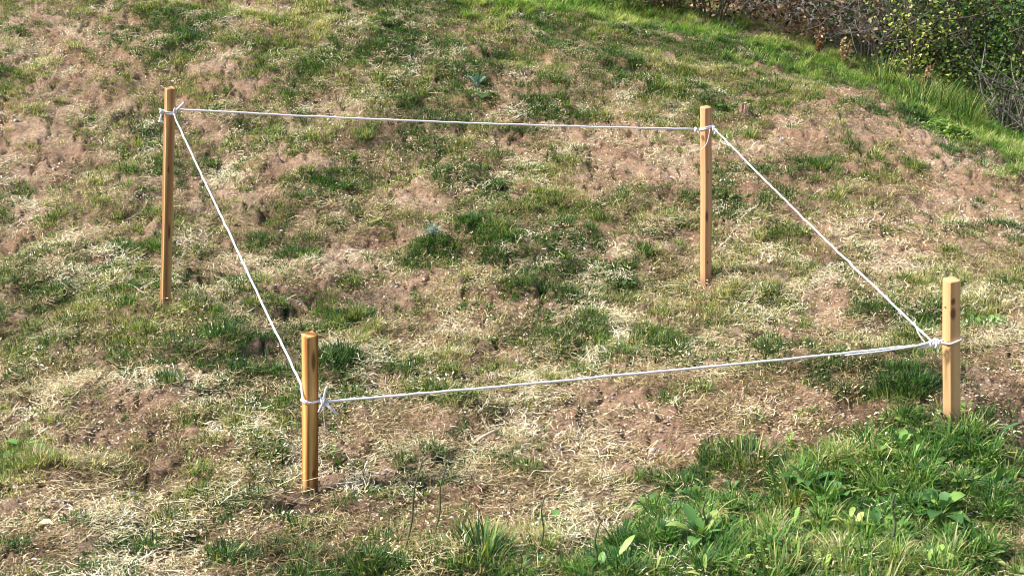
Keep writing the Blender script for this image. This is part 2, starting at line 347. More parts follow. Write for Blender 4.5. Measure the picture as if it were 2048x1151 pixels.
M_STONE = bark_mat('pale_stone', (.42, .38, .33), (.68, .64, .58))
M_CRUMB = bark_mat('soil_crumb', (.26, .165, .12), (.58, .43, .33))
M_STUMP = bark_mat('rotten_wood', (.12, .07, .045), (.34, .22, .15))

def wood_mat(name, light, dark, knots, seed, contrast):
    m, t, b = new_mat(name); co = N(t, 'ShaderNodeTexCoord').outputs['Object']
    # grain pulled aside around each knot
    vec = co
    kmask = None
    for (kx, ky, kz, kr, ks) in knots:
        mp = N(t, 'ShaderNodeMapping'); mp.inputs['Location'].default_value = (-kx, -ky, -kz * ks); mp.inputs['Scale'].default_value = (1, 1, ks); L(t, co, mp.inputs[0])
        ln = N(t, 'ShaderNodeVectorMath', operation='LENGTH'); L(t, mp.outputs[0], ln.inputs[0])
        mr = N(t, 'ShaderNodeMapRange', interpolation_type='SMOOTHSTEP'); mr.inputs['From Min'].default_value = kr; mr.inputs['From Max'].default_value = kr * .35
        L(t, ln.outputs['Value'], mr.inputs[0])
        kmask = mr.outputs[0] if kmask is None else math_(t, 'MAXIMUM', kmask, mr.outputs[0])
    mp = N(t, 'ShaderNodeMapping'); mp.inputs['Scale'].default_value = (1, 1, .045); mp.inputs['Location'].default_value = (seed * 1.7, seed, seed * .3); L(t, vec, mp.inputs[0])
    n0 = N(t, 'ShaderNodeTexNoise', i_Scale=14.0, i_Detail=2.0); L(t, mp.outputs[0], n0.inputs['Vector'])
    add = N(t, 'ShaderNodeVectorMath', operation='MULTIPLY_ADD'); L(t, n0.outputs['Color'], add.inputs[0]); add.inputs[1].default_value = (.055, .055, .055); L(t, mp.outputs[0], add.inputs[2])
    wv = N(t, 'ShaderNodeTexWave', wave_type='RINGS', rings_direction='Z', i_Scale=8.0, i_Distortion=4.5, i_Detail=3.0); L(t, add.outputs[0], wv.inputs['Vector'])
    n2 = N(t, 'ShaderNodeTexNoise', i_Scale=260.0, i_Detail=4.0); L(t, mp.outputs[0], n2.inputs['Vector'])
    f = math_(t, 'ADD', math_(t, 'MULTIPLY', wv.outputs['Fac'], contrast), math_(t, 'MULTIPLY', n2.outputs[0], .5))
    col = ramp(t, f, [(.15, light), (.55, tuple(.5 * (p + q) for p, q in zip(light, dark))), (1.0, dark)])
    if kmask is not None: col = mix(t, math_(t, 'MULTIPLY', kmask, .85), col, (.10, .04, .018))
    # weathering stain near the foot
    sep = N(t, 'ShaderNodeSeparateXYZ'); L(t, co, sep.inputs[0])
    mr = N(t, 'ShaderNodeMapRange'); mr.inputs['From Min'].default_value = .05; mr.inputs['From Max'].default_value = 0.0; L(t, sep.outputs[2], mr.inputs[0])
    col = mix(t, math_(t, 'MULTIPLY', mr.outputs[0], .6, True), col, (.22, .15, .10))
    L(t, col, b.inputs['Base Color']); b.inputs['Roughness'].default_value = .62; b.inputs['Specular IOR Level'].default_value = .3
    bp = N(t, 'ShaderNodeBump', i_Strength=.25, i_Distance=.003); L(t, f, bp.inputs['Height']); L(t, bp.outputs[0], b.inputs['Normal'])
    return m
def cord_mat():
    m, t, b = new_mat('white_cord'); co = N(t, 'ShaderNodeTexCoord').outputs['Object']
    wv = N(t, 'ShaderNodeTexWave', wave_type='BANDS', bands_direction='DIAGONAL', i_Scale=55.0, i_Distortion=1.5); L(t, co, wv.inputs['Vector'])
    n = N(t, 'ShaderNodeTexNoise', i_Scale=12.0, i_Detail=4.0); L(t, co, n.inputs['Vector'])
    col = mix(t, n.outputs[0], (.90, .88, .93), (.82, .80, .88))
    L(t, mix(t, math_(t, 'MULTIPLY', wv.outputs['Fac'], .18), col, (.6, .58, .70)), b.inputs['Base Color']); b.inputs['Roughness'].default_value = .75
    bp = N(t, 'ShaderNodeBump', i_Strength=.5, i_Distance=.003); L(t, wv.outputs['Fac'], bp.inputs['Height']); L(t, bp.outputs[0], b.inputs['Normal'])
    return m
M_CORD = cord_mat()

# ---------------------------------------------------------------- ground sheet
def polar(r0, r1, nr, a0, a1, na):
    r = r0 * (r1 / r0) ** np.linspace(0, 1, nr); return r, np.linspace(a0, a1, na)
def build_ground():
    r = np.concatenate([[0.02], np.geomspace(.3, 2.55, 12), np.geomspace(2.6, 13.5, 600), np.geomspace(13.8, 400, 60)])
    a = np.concatenate([np.linspace(-180, -34, 60)[:-1], np.linspace(-34, 34, 820), np.linspace(34, 180, 60)[1:-1]])
    a = np.radians(a); nr, na = len(r), len(a)
    RR, AA = np.meshgrid(r, a, indexing='ij'); X = (RR * np.sin(AA)).ravel(); Y = (RR * np.cos(AA)).ravel()
    g, b, l, v, d = cover(X, Y); Z = smooth(X, Y) + relief(X, Y, g, b, l, v, d)
    i = np.arange(nr - 1)[:, None] * na; j = np.arange(na)[None, :]; j2 = (j + 1) % na
    Q = np.stack([i + j, i + j2, i + na + j2, i + na + j], -1).reshape(-1, 4)[:, ::-1]
    me = mesh('ground', np.c_[X, Y, Z], [Q], M_SOIL, {'g': np.clip(np.maximum(g, np.maximum(l, v)) - .25 * b, 0, 1), 'd': d})
    link('ground', me, kind='structure')
build_ground()

# ---------------------------------------------------------------- scattered ground cover
def blade(mb, base, az, length, width, lean, curl, bv, seg=3):
    b = np.array(base, float); d = np.array([math.cos(az), math.sin(az), 0]); s = np.array([-d[1], d[0], 0]); V = []
    p = b.copy(); ang = lean
    for i in range(seg):
        wd = width * (1 - .25 * i / seg) * .5
        V += [p - s * wd, p + s * wd]; st = length / seg
        p = p + (d * math.sin(ang) + np.array([0, 0, 1]) * math.cos(ang)) * st; ang += curl / seg
    V.append(p); k = 2 * seg
    Q = [(2 * i, 2 * i + 1, 2 * i + 3, 2 * i + 2) for i in range(seg - 1)]
    mb.add(V, Q, [(k - 2, k - 1, k)], bv=bv)
def flat_piece(mb, c, az, length, width, bv, z, tilt, bend=.3):
    d = np.array([math.cos(az), math.sin(az), math.sin(tilt)]); s = np.array([-d[1], d[0], 0]) ; b = random.uniform(-bend, bend) * length
    c = np.array([c[0], c[1], z]); h = width / 2
    P0 = c - d * length / 2; P2 = c + d * length / 2; P1 = c + s * b + np.array([0, 0, abs(b) * .5])
    V = [P0 - s * h * .6, P0 + s * h * .6, P1 - s * h, P1 + s * h, P2 - s * h * .4, P2 + s * h * .4]
    mb.add(V, [(0, 1, 3, 2), (2, 3, 5, 4)], bv=bv)
def leaf(mb, base, az, length, width, lift, bv, fold=.25, stalk=0.0, droop=.6, **A):
    """a broad leaf: midrib, two rounded halves, folded along the rib"""
    b = np.array(base, float); d = np.array([math.cos(az), math.sin(az), 0]); s = np.array([-d[1], d[0], 0]); up = np.array([0, 0, 1.])
    prof = [(0, .12), (.25, .8), (.55, 1.0), (.82, .6), (1, .02)]; V = []
    b = b + d * stalk * math.cos(lift) + up * stalk * math.sin(lift)
    for u, wd in prof:
        c = b + d * length * u * math.cos(lift) + up * (length * u * math.sin(lift) - droop * length * u * u * .5)
        e = width * wd * .5
        V += [c - s * e + up * e * fold, c, c + s * e + up * e * fold]
    Q = []
    for i in range(4): Q += [(3 * i, 3 * i + 1, 3 * i + 4, 3 * i + 3), (3 * i + 1, 3 * i + 2, 3 * i + 5, 3 * i + 4)]
    mb.add(V, Q, bv=bv, **A)
U = random.uniform
def lib(name, fn, n_, mat):
    c = bpy.data.collections.new(name)
    for i in range(n_):
        mb = MB(); fn(mb, i); o = bpy.data.objects.new(f'{name}_{i}', mb.mesh(f'{name}_{i}', mat)); c.objects.link(o)
    return c
def f_short(mb, i):
    for _ in range(22):
        a = U(0, 6.28); r = .035 * math.sqrt(U(0, 1))
        blade(mb, (r * math.cos(a), r * math.sin(a), -.004), a + U(-1.2, 1.2), U(.015, .045), U(.0018, .0034), U(.1, 1.1), U(.2, 1.3), U(0, 1), 2)
def f_tall(mb, i):
    for _ in range(26):
        a = U(0, 6.28); r = .03 * math.sqrt(U(0, 1))
        blade(mb, (r * math.cos(a), r * math.sin(a), -.005), a + U(-1, 1), U(.05, .14), U(.0025, .006) if random.random() < .85 else U(.006, .010), U(.05, .7), U(.4, 1.8), U(0, 1), 4)
def f_straw(mb, i):
    for _ in range(1 + (i % 2)):
        flat_piece(mb, (U(-.05, .05), U(-.05, .05)), U(0, 6.28), U(.04, .09), U(.0014, .003), U(.3, 1), U(.01, .03), U(-.3, .4), .2)
    for _ in range(22):
        r = .07 * math.sqrt(U(0, 1)); a = U(0, 6.28)
        flat_piece(mb, (r * math.cos(a), r * math.sin(a)), U(0, 6.28) if i % 3 == 0 else random.gauss(0, .45), U(.010, .042), U(.0012, .0032), U(0, 1), U(.002, .018), U(-.35, .35))
def f_chips(mb, i):
    for _ in range(9):
        r = .09 * math.sqrt(U(0, 1)); a = U(0, 6.28)
        leaf(mb, (r * math.cos(a), r * math.sin(a), U(.002, .012)), U(0, 6.28), U(.006, .016), U(.003, .007), U(-.3, .5), U(0, 1), fold=U(-.4, .6), droop=U(-.5, .8))
def f_weed(mb, i):
    k = random.randint(4, 8); a0 = U(0, 6.28)
    for j in range(k):
        leaf(mb, (0, 0, .002), a0 + 6.283 * j / k + U(-.3, .3), U(.025, .06), U(.012, .028), U(.1, .9), U(0, 1), fold=U(.1, .5), stalk=U(.005, .03), droop=U(.3, 1.2))
def f_herb(mb, i):
    k = random.randint(5, 10)
    for j in range(k):
        leaf(mb, (U(-.015, .015), U(-.015, .015), U(0, .03)), U(0, 6.28), U(.05, .12), U(.010, .024), U(.5, 1.35), U(0, 1), fold=U(.1, .5), stalk=U(.0, .04), droop=U(.4, 1.3))
def f_stone(mb, i):
    V = []; 
    for th in (0.05, .6, 1.1, 1.57):
        for j in range(7):
            a = j / 7 * 6.283; r = .5 * U(.8, 1.15); V.append((r * math.sin(th) * math.cos(a), r * .8 * math.sin(th) * math.sin(a), .32 * math.cos(th)))
    Q = [(i_ * 7 + j, i_ * 7 + (j + 1) % 7, i_ * 7 + 7 + (j + 1) % 7, i_ * 7 + 7 + j) for i_ in range(3) for j in range(7)]
    V.append((0, 0, .32)); T = [(28, (j + 1) % 7, j) for j in range(7)]
    mb.add(V, Q, T, bv=U(0, 1))
LIB_SHORT = lib('short', f_short, 8, M_GRASS); LIB_TALL = lib('tall', f_tall, 8, M_GRASS); LIB_LUSH = lib('lush', f_tall, 8, M_LUSH); LIB_VERGE = lib('verge', f_tall, 8, M_VERGE); LIB_STRAW = lib('straw', f_straw, 9, M_STRAW)
LIB_CHIPS = lib('chips', f_chips, 8, M_STRAW); LIB_WEED = lib('weed', f_weed, 8, M_BROADI); LIB_HERB = lib('herb', f_herb, 8, M_BROADI); LIB_STONE = lib('pebble', f_stone, 6, M_STONE)

LIB_CRUMB = lib('crumb', f_stone, 6, M_CRUMB)
def gn_group(col_):
    g = bpy.data.node_groups.new('scatter_' + col_.name, 'GeometryNodeTree')
    g.interface.new_socket('Geometry', in_out='INPUT', socket_type='NodeSocketGeometry'); g.interface.new_socket('Geometry', in_out='OUTPUT', socket_type='NodeSocketGeometry')
    gi = g.nodes.new('NodeGroupInput'); go = g.nodes.new('NodeGroupOutput')
    ci = g.nodes.new('GeometryNodeCollectionInfo'); ci.inputs[0].default_value = col_; ci.inputs[1].default_value = True; ci.inputs[2].default_value = True
    ip = g.nodes.new('GeometryNodeInstanceOnPoints'); ip.inputs['Pick Instance'].default_value = True
    def na(nm, ty):
        a = g.nodes.new('GeometryNodeInputNamedAttribute'); a.data_type = ty; a.inputs[0].default_value = nm; return a.outputs[0]
    g.links.new(gi.outputs[0], ip.inputs['Points']); g.links.new(ci.outputs[0], ip.inputs['Instance'])
    fi = g.nodes.new('ShaderNodeMath'); fi.operation = 'FLOOR'; g.links.new(na('var', 'FLOAT'), fi.inputs[0]); g.links.new(fi.outputs[0], ip.inputs['Instance Index'])
    g.links.new(na('rot', 'FLOAT_VECTOR'), ip.inputs['Rotation']); g.links.new(na('scl', 'FLOAT_VECTOR'), ip.inputs['Scale'])
    g.links.new(ip.outputs[0], go.inputs[0]); return g
def scatter(name, col_, x, y, scl, dry, align, label=None, cat=None, dz=0.0, zs=None, comb=0.0):
    n_ = len(x); z = height(x, y) + dz
    e = .03; nx = -(smooth(x + e, y) - smooth(x - e, y)) / (2 * e); ny = -(smooth(x, y + e) - smooth(x, y - e)) / (2 * e)
    nv = np.c_[nx * align, ny * align, np.ones(n_)]; nv += rng.normal(0, .12, nv.shape) * [1, 1, 0]; nv /= np.linalg.norm(nv, axis=1)[:, None]
    th = rng.random(n_) * 2 * np.pi; kk = rng.random(n_) < comb; th = np.where(kk, 7 * fbm(x, y, .5, 2, 3) + rng.normal(0, .35, n_) + np.pi * (rng.random(n_) < .5), th); t0 = np.c_[np.cos(th), np.sin(th), np.zeros(n_)]
    t = t0 - nv * (t0 * nv).sum(1)[:, None]; t /= np.linalg.norm(t, axis=1)[:, None]; bb = np.cross(nv, t)
    # columns t, bb, nv -> euler XYZ
    rx = np.arctan2(bb[:, 2], nv[:, 2]); ry = -np.arcsin(np.clip(t[:, 2], -1, 1)); rz = np.arctan2(t[:, 1], t[:, 0])
    zs = scl if zs is None else zs
    me = mesh(name, np.c_[x, y, z], [], None, {'rot': np.c_[rx, ry, rz], 'scl': np.c_[scl, scl, zs], 'var': rng.integers(0, len(col_.objects), n_) + .5, 'dry': dry})
    o = link(name, me, kind='stuff'); o['label'] = label; o['category'] = cat
    md = o.modifiers.new('scatter', 'NODES'); md.node_group = gn_group(col_)
    return o
def cand(n_, r0=2.5, r1=13.0, p=1.3, half=40):
    n_ = int(n_ * 1.33)
    """random spots in the ground round the view, density falling as r**-p"""
    k = 2 - p; u = rng.random(n_); r = (r0 ** k + u * (r1 ** k - r0 ** k)) ** (1 / k); a = np.radians(rng.uniform(-half, half, n_))
    return r * np.sin(a), r * np.cos(a)
def keep(x, y, prob): m_ = rng.random(len(x)) < prob; return x[m_], y[m_], m_

x, y = cand(190000, p=1.1); g, b, l, v, d = cover(x, y)
x, y, k = keep(x, y, np.clip(g ** 1.3 * 1.0 + .12 - .4 * b * (1 - g), .02, 1) * (1 - .6 * l)); g, b, l, v = g[k], b[k], l[k], v[k]
yel = fbm(x, y, .5, 3, 5)
dry = np.clip(.50 - .34 * g + .8 * yel + rng.normal(0, .15, len(x)) - .05 * l + .0 * v, .02, .95)
scatter('short_grass', LIB_SHORT, x, y, rng.uniform(.6, 1.4, len(x)) * (.7 + .5 * g) * (1 + .02 * y), dry, .4, 'short patchy green and yellowing grass all over the slope', 'grass')

x, y = cand(120000, p=1.2); g, b, l, v, d = cover(x, y)
x, y, k = keep(x, y, np.clip(.36 + 2.0 * fbm(x, y, .11, 3, 1) - 1.0 * fbm(x, y, .085, 3, 4) + .4 * fbm(x, y, .7, 2, 6) - .30 * g - .50 * b, .03, .7) * (1 - .75 * l) * (1 - .8 * v)); g, b = g[k], b[k]
scatter('dry_straw', LIB_STRAW, x, y, rng.uniform(.6, 1.4, len(x)), np.clip(.50 - .08 * b + .9 * fbm(x, y, .4, 3, 6) + rng.normal(0, .18, len(x)), 0, 1), 1.0, 'pale mown straw and grass clippings strewn over the soil', 'straw', comb=.7)

x, y = cand(60000, p=1.3); g, b, l, v, d = cover(x, y)
x, y, k = keep(x, y, np.clip(.28 + 2.4 * fbm(x, y, .2, 3, 0) - .1 * g, .02, 1) * (1 - .6 * l))
scatter('leaf_litter', LIB_CHIPS, x, y, rng.uniform(.5, 1.5, len(x)), np.clip(rng.normal(.45, .28, len(x)), 0, 1), 1.0, 'small dry leaf scraps and chips lying on the soil', 'leaf litter')

x, y = cand(70000, p=1.0, r1=14); g, b, l, v, d = cover(x, y)
tuf = np.clip(fbm(x, y, .25, 3, 2) * 2 + .1, 0, 1)
x, y, k = keep(x, y, np.clip(l * .95 + v * (.85 + 1.5 * fbm(x, y, .2, 2, 5)) + .10 * (g > .6) * tuf + .004, 0, 1)); l, v = l[k], v[k]
dry = np.clip(.33 + .6 * fbm(x, y, .3, 3, 4) + rng.normal(0, .14, len(x)) + .12 * v, .0, .9)
lushk = l > .3; dry = np.where(lushk, np.clip(dry + .10, 0, .85), dry); kv = v < .35; xv, yv = x[~kv], y[~kv]; vv = v[~kv]; x, y, l, v, dry = x[kv], y[kv], l[kv], v[kv], dry[kv]
scatter('verge_grass', LIB_VERGE, xv, yv, rng.uniform(.4, 1.0, len(xv)), np.clip(.58 + .6 * fbm(xv, yv, .4, 3, 3) + rng.normal(0, .15, len(xv)), 0, 1), .2, 'bright green longer grass in a band along the bushes', 'grass')
scatter('lush_grass', LIB_LUSH, x, y, rng.uniform(.35, 1.0, len(x)) * (.58 + .38 * l + .45 * v), dry, .2, 'lush green grass in the front corner and along the bushes', 'grass')

x, y = cand(50000, p=1.3); g, b, l, v, d = cover(x, y)
x, y, k = keep(x, y, np.clip(l * .6 + .45 * field(BK, x, y) + .10 * g * (tuf[:len(x)] if len(tuf) >= len(x) else 1) + .002, 0, 1) * (y < 9.5)); l = l[k]
scatter('ground_weeds', LIB_WEED, x, y, rng.uniform(.5, 1.1, len(x)) * (.55 + .6 * l), np.clip(rng.normal(.5, .24, len(x)), 0, 1), .3, 'small broad leaved weeds scattered through the grass', 'ground cover')

x, y = cand(30000, p=1.3, r1=6); g, b, l, v, d = cover(x, y)
x, y, k = keep(x, y, np.clip(l * .018 * (1 + 3 * fbm(x, y, .3, 3, 3)), 0, 1)); l = l[k]
scatter('leafy_herbs', LIB_HERB, x, y, rng.uniform(.5, 1.05, len(x)), np.clip(rng.normal(.6, .26, len(x)), 0, 1), .2, 'bright broad leaved herbs filling the lush front corner', 'ground cover')
x, y = cand(9000, p=1.3); g, b, l, v, d = cover(x, y)
x, y, k = keep(x, y, np.clip(.15 + .7 * b, 0, 1) * (1 - l))
s = rng.uniform(.006, .02, len(x)) * (1 + (rng.random(len(x)) < .04) * .8)
scatter('pebbles', LIB_STONE, x, y, s, rng.random(len(x)), 1.0, 'small pale pebbles and soil crumbs scattered on the bare ground', 'gravel')

x, y = cand(80000, p=1.25); g, b, l, v, d = cover(x, y)
x, y, k = keep(x, y, np.clip((.12 + .8 * b + .9 * d) * (1 + 2.5 * fbm(x, y, .15, 3, 2)), 0, 1) * (1 - l) * (1 - v))
scatter('soil_crumbs', LIB_CRUMB, x, y, rng.uniform(.004, .013, len(x)) * (1 + (rng.random(len(x)) < .06) * 1.3), rng.random(len(x)), 1.0, 'loose crumbs of reddish brown soil on the bare ground', 'soil crumbs')

# ---------------------------------------------------------------- stakes
def stake(key, s, yaw, label, mat):
    (bx, by), (tx, ty), dep = ST[key]
    p0 = at_depth(bx, by, dep); p1 = at_y(tx, ty, p0.y)
    ax = (p1 - p0).normalized(); H = (p1 - p0).length
    ch, ct = .0035, .005; prof = []
    h = s / 2
    for (sx, sy) in ((1, 1), (-1, 1), (-1, -1), (1, -1)):
        cxx, cyy = sx * (h - ch), sy * (h - ch)
        a0 = math.atan2(sy, sx)
        for da in (-.785, -.26, .26, .785): prof.append((cxx + ch * math.cos(a0 + da), cyy + ch * math.sin(a0 + da)))
    m_ = len(prof); V = []; zs = [-.22] + list(np.linspace(-.02, H - ct, 14)) + [H - ct * .45, H - .0008, H]
    sc = [.8] + [1] * 14 + [1 - .0016 / h, 1 - .0045 / h, 1 - .010 / h]
    for z, k in zip(zs, sc):
        wob = .0006 * math.sin(z * 9 + yaw * 7)
        V += [(q[0] * k + wob, q[1] * k - wob, z + (0.0008 * math.sin(7 * q[0] / h) if z > H - .002 else 0) + (.20 * (q[0] * math.sin(yaw) + q[1] * math.cos(yaw)) if z > H - .03 else 0)) for q in prof]
    Q = [(i * m_ + j, i * m_ + (j + 1) % m_, (i + 1) * m_ + (j + 1) % m_, (i + 1) * m_ + j) for i in range(len(zs) - 1) for j in range(m_)]
    top = [tuple((len(zs) - 1) * m_ + j for j in range(m_))]; bot = [tuple(reversed(range(m_)))]
    me = mesh('wooden_stake', V, [Q, top, bot], mat, smooth_=False)
    o = link('wooden_stake', me, loc=p0, label=label, category='stake', group='square wooden stakes marking out the plot')
    q = Vector((0, 0, 1)).rotation_difference(ax) @ Quaternion((0, 0, 1), yaw); o.rotation_mode = 'QUATERNION'; o.rotation_quaternion = q
    return dict(p=p0, ax=ax, q=q, s=s, H=H)
# yaw: the left and right faces share the visible width as in the photograph
S_ = {}
MWA = wood_mat('pine_orange', (.72, .44, .15), (.26, .10, .022), [(.002, -.0225, .50, .012, .22), (.004, -.0225, .08, .010, .5)], 3.1, .95)
MWB = wood_mat('pine_honey', (.66, .42, .19), (.28, .13, .045), [(-.006, -.023, .72, .008, .3), (.004, -.023, .40, .009, .15)], 7.7, .7)
MWC = wood_mat('pine_pink', (.68, .40, .20), (.42, .20, .09), [(-.012, -.0225, .35, .013, .30), (-.004, -.0225, .59, .006, .6), (-.006, -.0225, .10, .007, .6)], 1.3, .4)
MWD = wood_mat('pine_pale', (.70, .45, .22), (.45, .24, .10), [(-.010, -.0225, .445, .013, .7), (-.0225, .004, .42, .010, 1.8), (-.0225, -.012, .285, .012, .8), (-.010, -.0225, .40, .016, .5)], 5.2, .4)
def yaw_for(key, th):
    p = at_depth(*ST[key][0], ST[key][2]); return -math.atan2(p.x, p.y) + th
S_['A'] = stake('A', .045, yaw_for('A', R(27)), 'short orange pine stake with pale left face, lower left corner of the plot', MWA)
S_['B'] = stake('B', .045, yaw_for('B', R(16)), 'tallest pine stake with long dark grain streaks, on the left slope', MWB)
S_['C'] = stake('C', .045, yaw_for('C', R(38)), 'pinkish pine stake with a dark knot at mid height, before the bare soil patch', MWC)
S_['D'] = stake('D', .045, yaw_for('D', R(39)), 'shortest pale pine stake rising out of green grass, beside bare soil', MWD)

def foot_litter():
    mb = MB()
    for k_ in 'ABCD':
        p = S_[k_]['p']
        for _ in range(70):
            a = U(0, 6.28); rr = U(.024, .085); x_, y_ = p.x + rr * math.cos(a), p.y + rr * math.sin(a); n0 = mb.n
            blade(mb, (x_, y_, ground_z(x_, y_) - .004), U(0, 6.28), U(.015, .06), U(.002, .0035), U(.2, 1.5), U(.2, 1.2), U(0, 1), 3)
            mb.A.setdefault('dry', []).append(np.full(mb.n - n0, U(.25, .85)))
    o = link('stake_foot_grass', mb.mesh('stake_foot_grass', M_BLADE), kind='stuff'); o['label'] = 'short bent grass and straw round the feet of the stakes'; o['category'] = 'grass'
foot_litter()
# ---------------------------------------------------------------- cord
cord = bpy.data.objects.new('white_cord', None); COL.objects.link(cord)
cord['label'] = 'white cord tied round all four wooden stakes as a low barrier'; cord['category'] = 'cord'
def cpart(name, paths, rad=.0046, k=8, flat=.75):
    mb = MB()
    for p in paths: tube(mb, p, rad, k, flat)
    return link(name, mb.mesh(name, M_CORD), cord)
def yplane(key, dy=0.0): return S_[key]['p'].y + dy
def wob(pts, a=.0012):
    return [p + Vector((random.gauss(0, a), random.gauss(0, a), random.gauss(0, a))) for p in pts]
def span(p0, p1, sag, rad=.0048, n_=46):
    pts = []
    for i in range(n_ + 1):
        t = i / n_; p = p0.lerp(p1, t); p.z -= sag * 4 * t * (1 - t); pts.append(p)
    return wob(pts, .0008)
def wrap_path(key, hfront, tilt_x, tilt_y, off=.004, turns=1.0, start=0.0, n_=40, rise=0.0):
    """a loop lying on the four faces of the stake; tilt raises it towards +x / +y of the picture"""
    st = S_[key]; h = st['s'] / 2 + off; pts = []
    for i in range(int(n_ * turns) + 1):
        a = start + 2 * math.pi * i / n_
        c, s = math.cos(a), math.sin(a); m_ = (abs(c) ** 5 + abs(s) ** 5) ** (-1 / 5)
        lp = st['q'] @ Vector((c * m_ * h, s * m_ * h, hfront + rise * i / n_))
        lp += Vector((0, 0, lp.x * 0)) ; q = st['p'] + lp
        rel = q - st['p'] - st['ax'] * hfront
        q = q + Vector((0, 0, rel.x * tilt_x + rel.y * tilt_y)); pts.append(q)
    return pts
def hgt(key, px, py):      # height above the foot of the picture point on the stake's front
    q = at_y(px, py, S_[key]['p'].y - .02); return (q - S_[key]['p']).z
YA, YB, YC, YD = [yplane(k) for k in 'ABCD']
def ff(k): return S_[k]['s'] * .72
# knots as real turns of cord
def knot(c, r, axis, n_=3):
    out = []
    for i in range(n_):
        u = Vector(axis).normalized(); u = Quaternion((U(-1, 1), U(-1, 1), U(-1, 1)), U(.3, 1.0)) @ u
        a = u.orthogonal().normalized(); b = u.cross(a); rr = r * U(.75, 1.1); cc = Vector(c) + Vector((U(-1, 1), U(-.5, .5), U(-1, 1))) * r * .35
        out.append([cc + (a * math.cos(t) + b * math.sin(t)) * rr for t in np.linspace(0, 6.0, 18)])
    return out
# stake A
hA = hgt('A', 622, 803)
cpart('stake_loop', [wrap_path('A', hA, 0, 0.0)])
kA = at_y(646, 803, YA - .03)
cpart('knot', knot(kA, .011, (1, 0, 0), 4))
E = lambda px, py, k, dy=-.03: at_y(px, py, yplane(k, dy))
cpart('loose_end', [spline([kA, E(649, 790, 'A', -.035), E(653, 774, 'A', -.04)], 6)], .0045)
cpart('loose_end', [spline([kA, E(660, 815, 'A', -.04), E(675, 828, 'A', -.03)], 6)], .0055)
cpart('loose_end', [spline([kA, E(642, 812, 'A', -.05), E(637, 823, 'A', -.05)], 6)], .004)
cpart('loose_end', [spline([kA, E(641, 794, 'A', -.04), E(638, 788, 'A', -.04)], 6)], .003)
cpart('frayed_thread', [spline([kA, E(647, 830, 'A', -.03), E(650, 855, 'A', -.03)], 6)], .0012)
# stake B
hB = hgt('B', 338, 227)
cpart('stake_loop', [wrap_path('B', hB, -.15, .1, turns=1.9, rise=.009)])
kB = E(324, 222, 'B', -.03)
cpart('knot', knot(kB, .012, (0, 0, 1), 3)); cpart('knot', knot(E(349, 222, 'B', -.03), .011, (1, 0, 0), 3))
cpart('loose_end', [spline([kB, E(322, 232, 'B', -.035), E(320, 242, 'B', -.035)], 6), spline([E(317, 243, 'B', -.035), E(326, 243, 'B', -.035)], 4)], .005)
cpart('loose_end', [spline([E(349, 223, 'B', -.03), E(358, 215, 'B', -.035), E(368, 206, 'B', -.04)], 6)], .0055)
# stake C
hC = hgt('C', 1411, 258)
cpart('stake_loop', [wrap_path('C', hC, .25, .0, turns=1.9, rise=.006)])
kC1 = E(1427, 257, 'C', -.02); kC0 = E(1391, 259, 'C', -.02)
cpart('knot', knot(kC1, .012, (1, 0, 0), 4)); cpart('knot', knot(kC0, .009, (1, 0, 0), 2))
cpart('loose_end', [spline([kC0, E(1396, 264, 'C', -.03), E(1400, 270, 'C', -.03)], 6)], .004)
cpart('loose_end', [spline([kC1, E(1430, 263, 'C', -.03), E(1428, 268, 'C', -.03)], 6)], .004)
cpart('frayed_thread', [spline([E(1420, 258, 'C', -.05), E(1417, 275, 'C', -.045), E(1412, 289, 'C', -.045), E(1403, 299, 'C', -.042)], 6)], .0022)
# stake D
hD = hgt('D', 1904, 683)
cpart('stake_loop', [wrap_path('D', hD, .22, .0, off=.0045)])
kD = E(1872, 684, 'D', -.02); kD2 = E(1850, 690, 'D', -.02)
cpart('knot', knot(kD, .013, (1, 0, .1), 3) + [spline([kD, E(1880, 681, 'D', -.03), E(1888, 680, 'D', -.035)], 6)])
cpart('small_loop', [[kD2 + Vector((math.cos(t) * .022, 0, math.sin(t) * .008 + math.cos(t) * .003)) for t in np.linspace(0, 6.28, 22)]], .0035)
cpart('knot', knot(E(1862, 686, 'D', -.02), .008, (1, 0, 0), 3), .004)
# spans
a1 = E(603, 792, 'A', 0); b1 = E(346, 232, 'B', -.03)
cpart('cord_span', [[E(348, 226, 'B', -.035)] + span(E(351, 238, 'B', -.03), E(602, 768, 'A', .0), .004) + spline([E(604, 785, 'A', -.01), E(607, 800, 'A', -.035), E(616, 803, 'A', -.04)], 4)])
cpart('cord_span', [span(E(352, 218, 'B', -.03), E(1393, 258, 'C', -.02), .014)])
cpart('cord_span', [span(E(1428, 257, 'C', -.02), E(1866, 684, 'D', -.02), .010)])
cpart('cord_span', [span(E(648, 803, 'A', -.03), E(1858, 688, 'D', -.02), .006)])
cpart('second_strand', [spline([E(1690, 710, 'D', .0 - .06), E(1770, 701, 'D', -.05), E(1835, 691, 'D', -.03), E(1862, 683, 'D', -.02)], 8),
                        spline([E(1828, 642, 'D', .02), E(1838, 668, 'D', -.01), E(1850, 684, 'D', -.02)], 6)], .003)

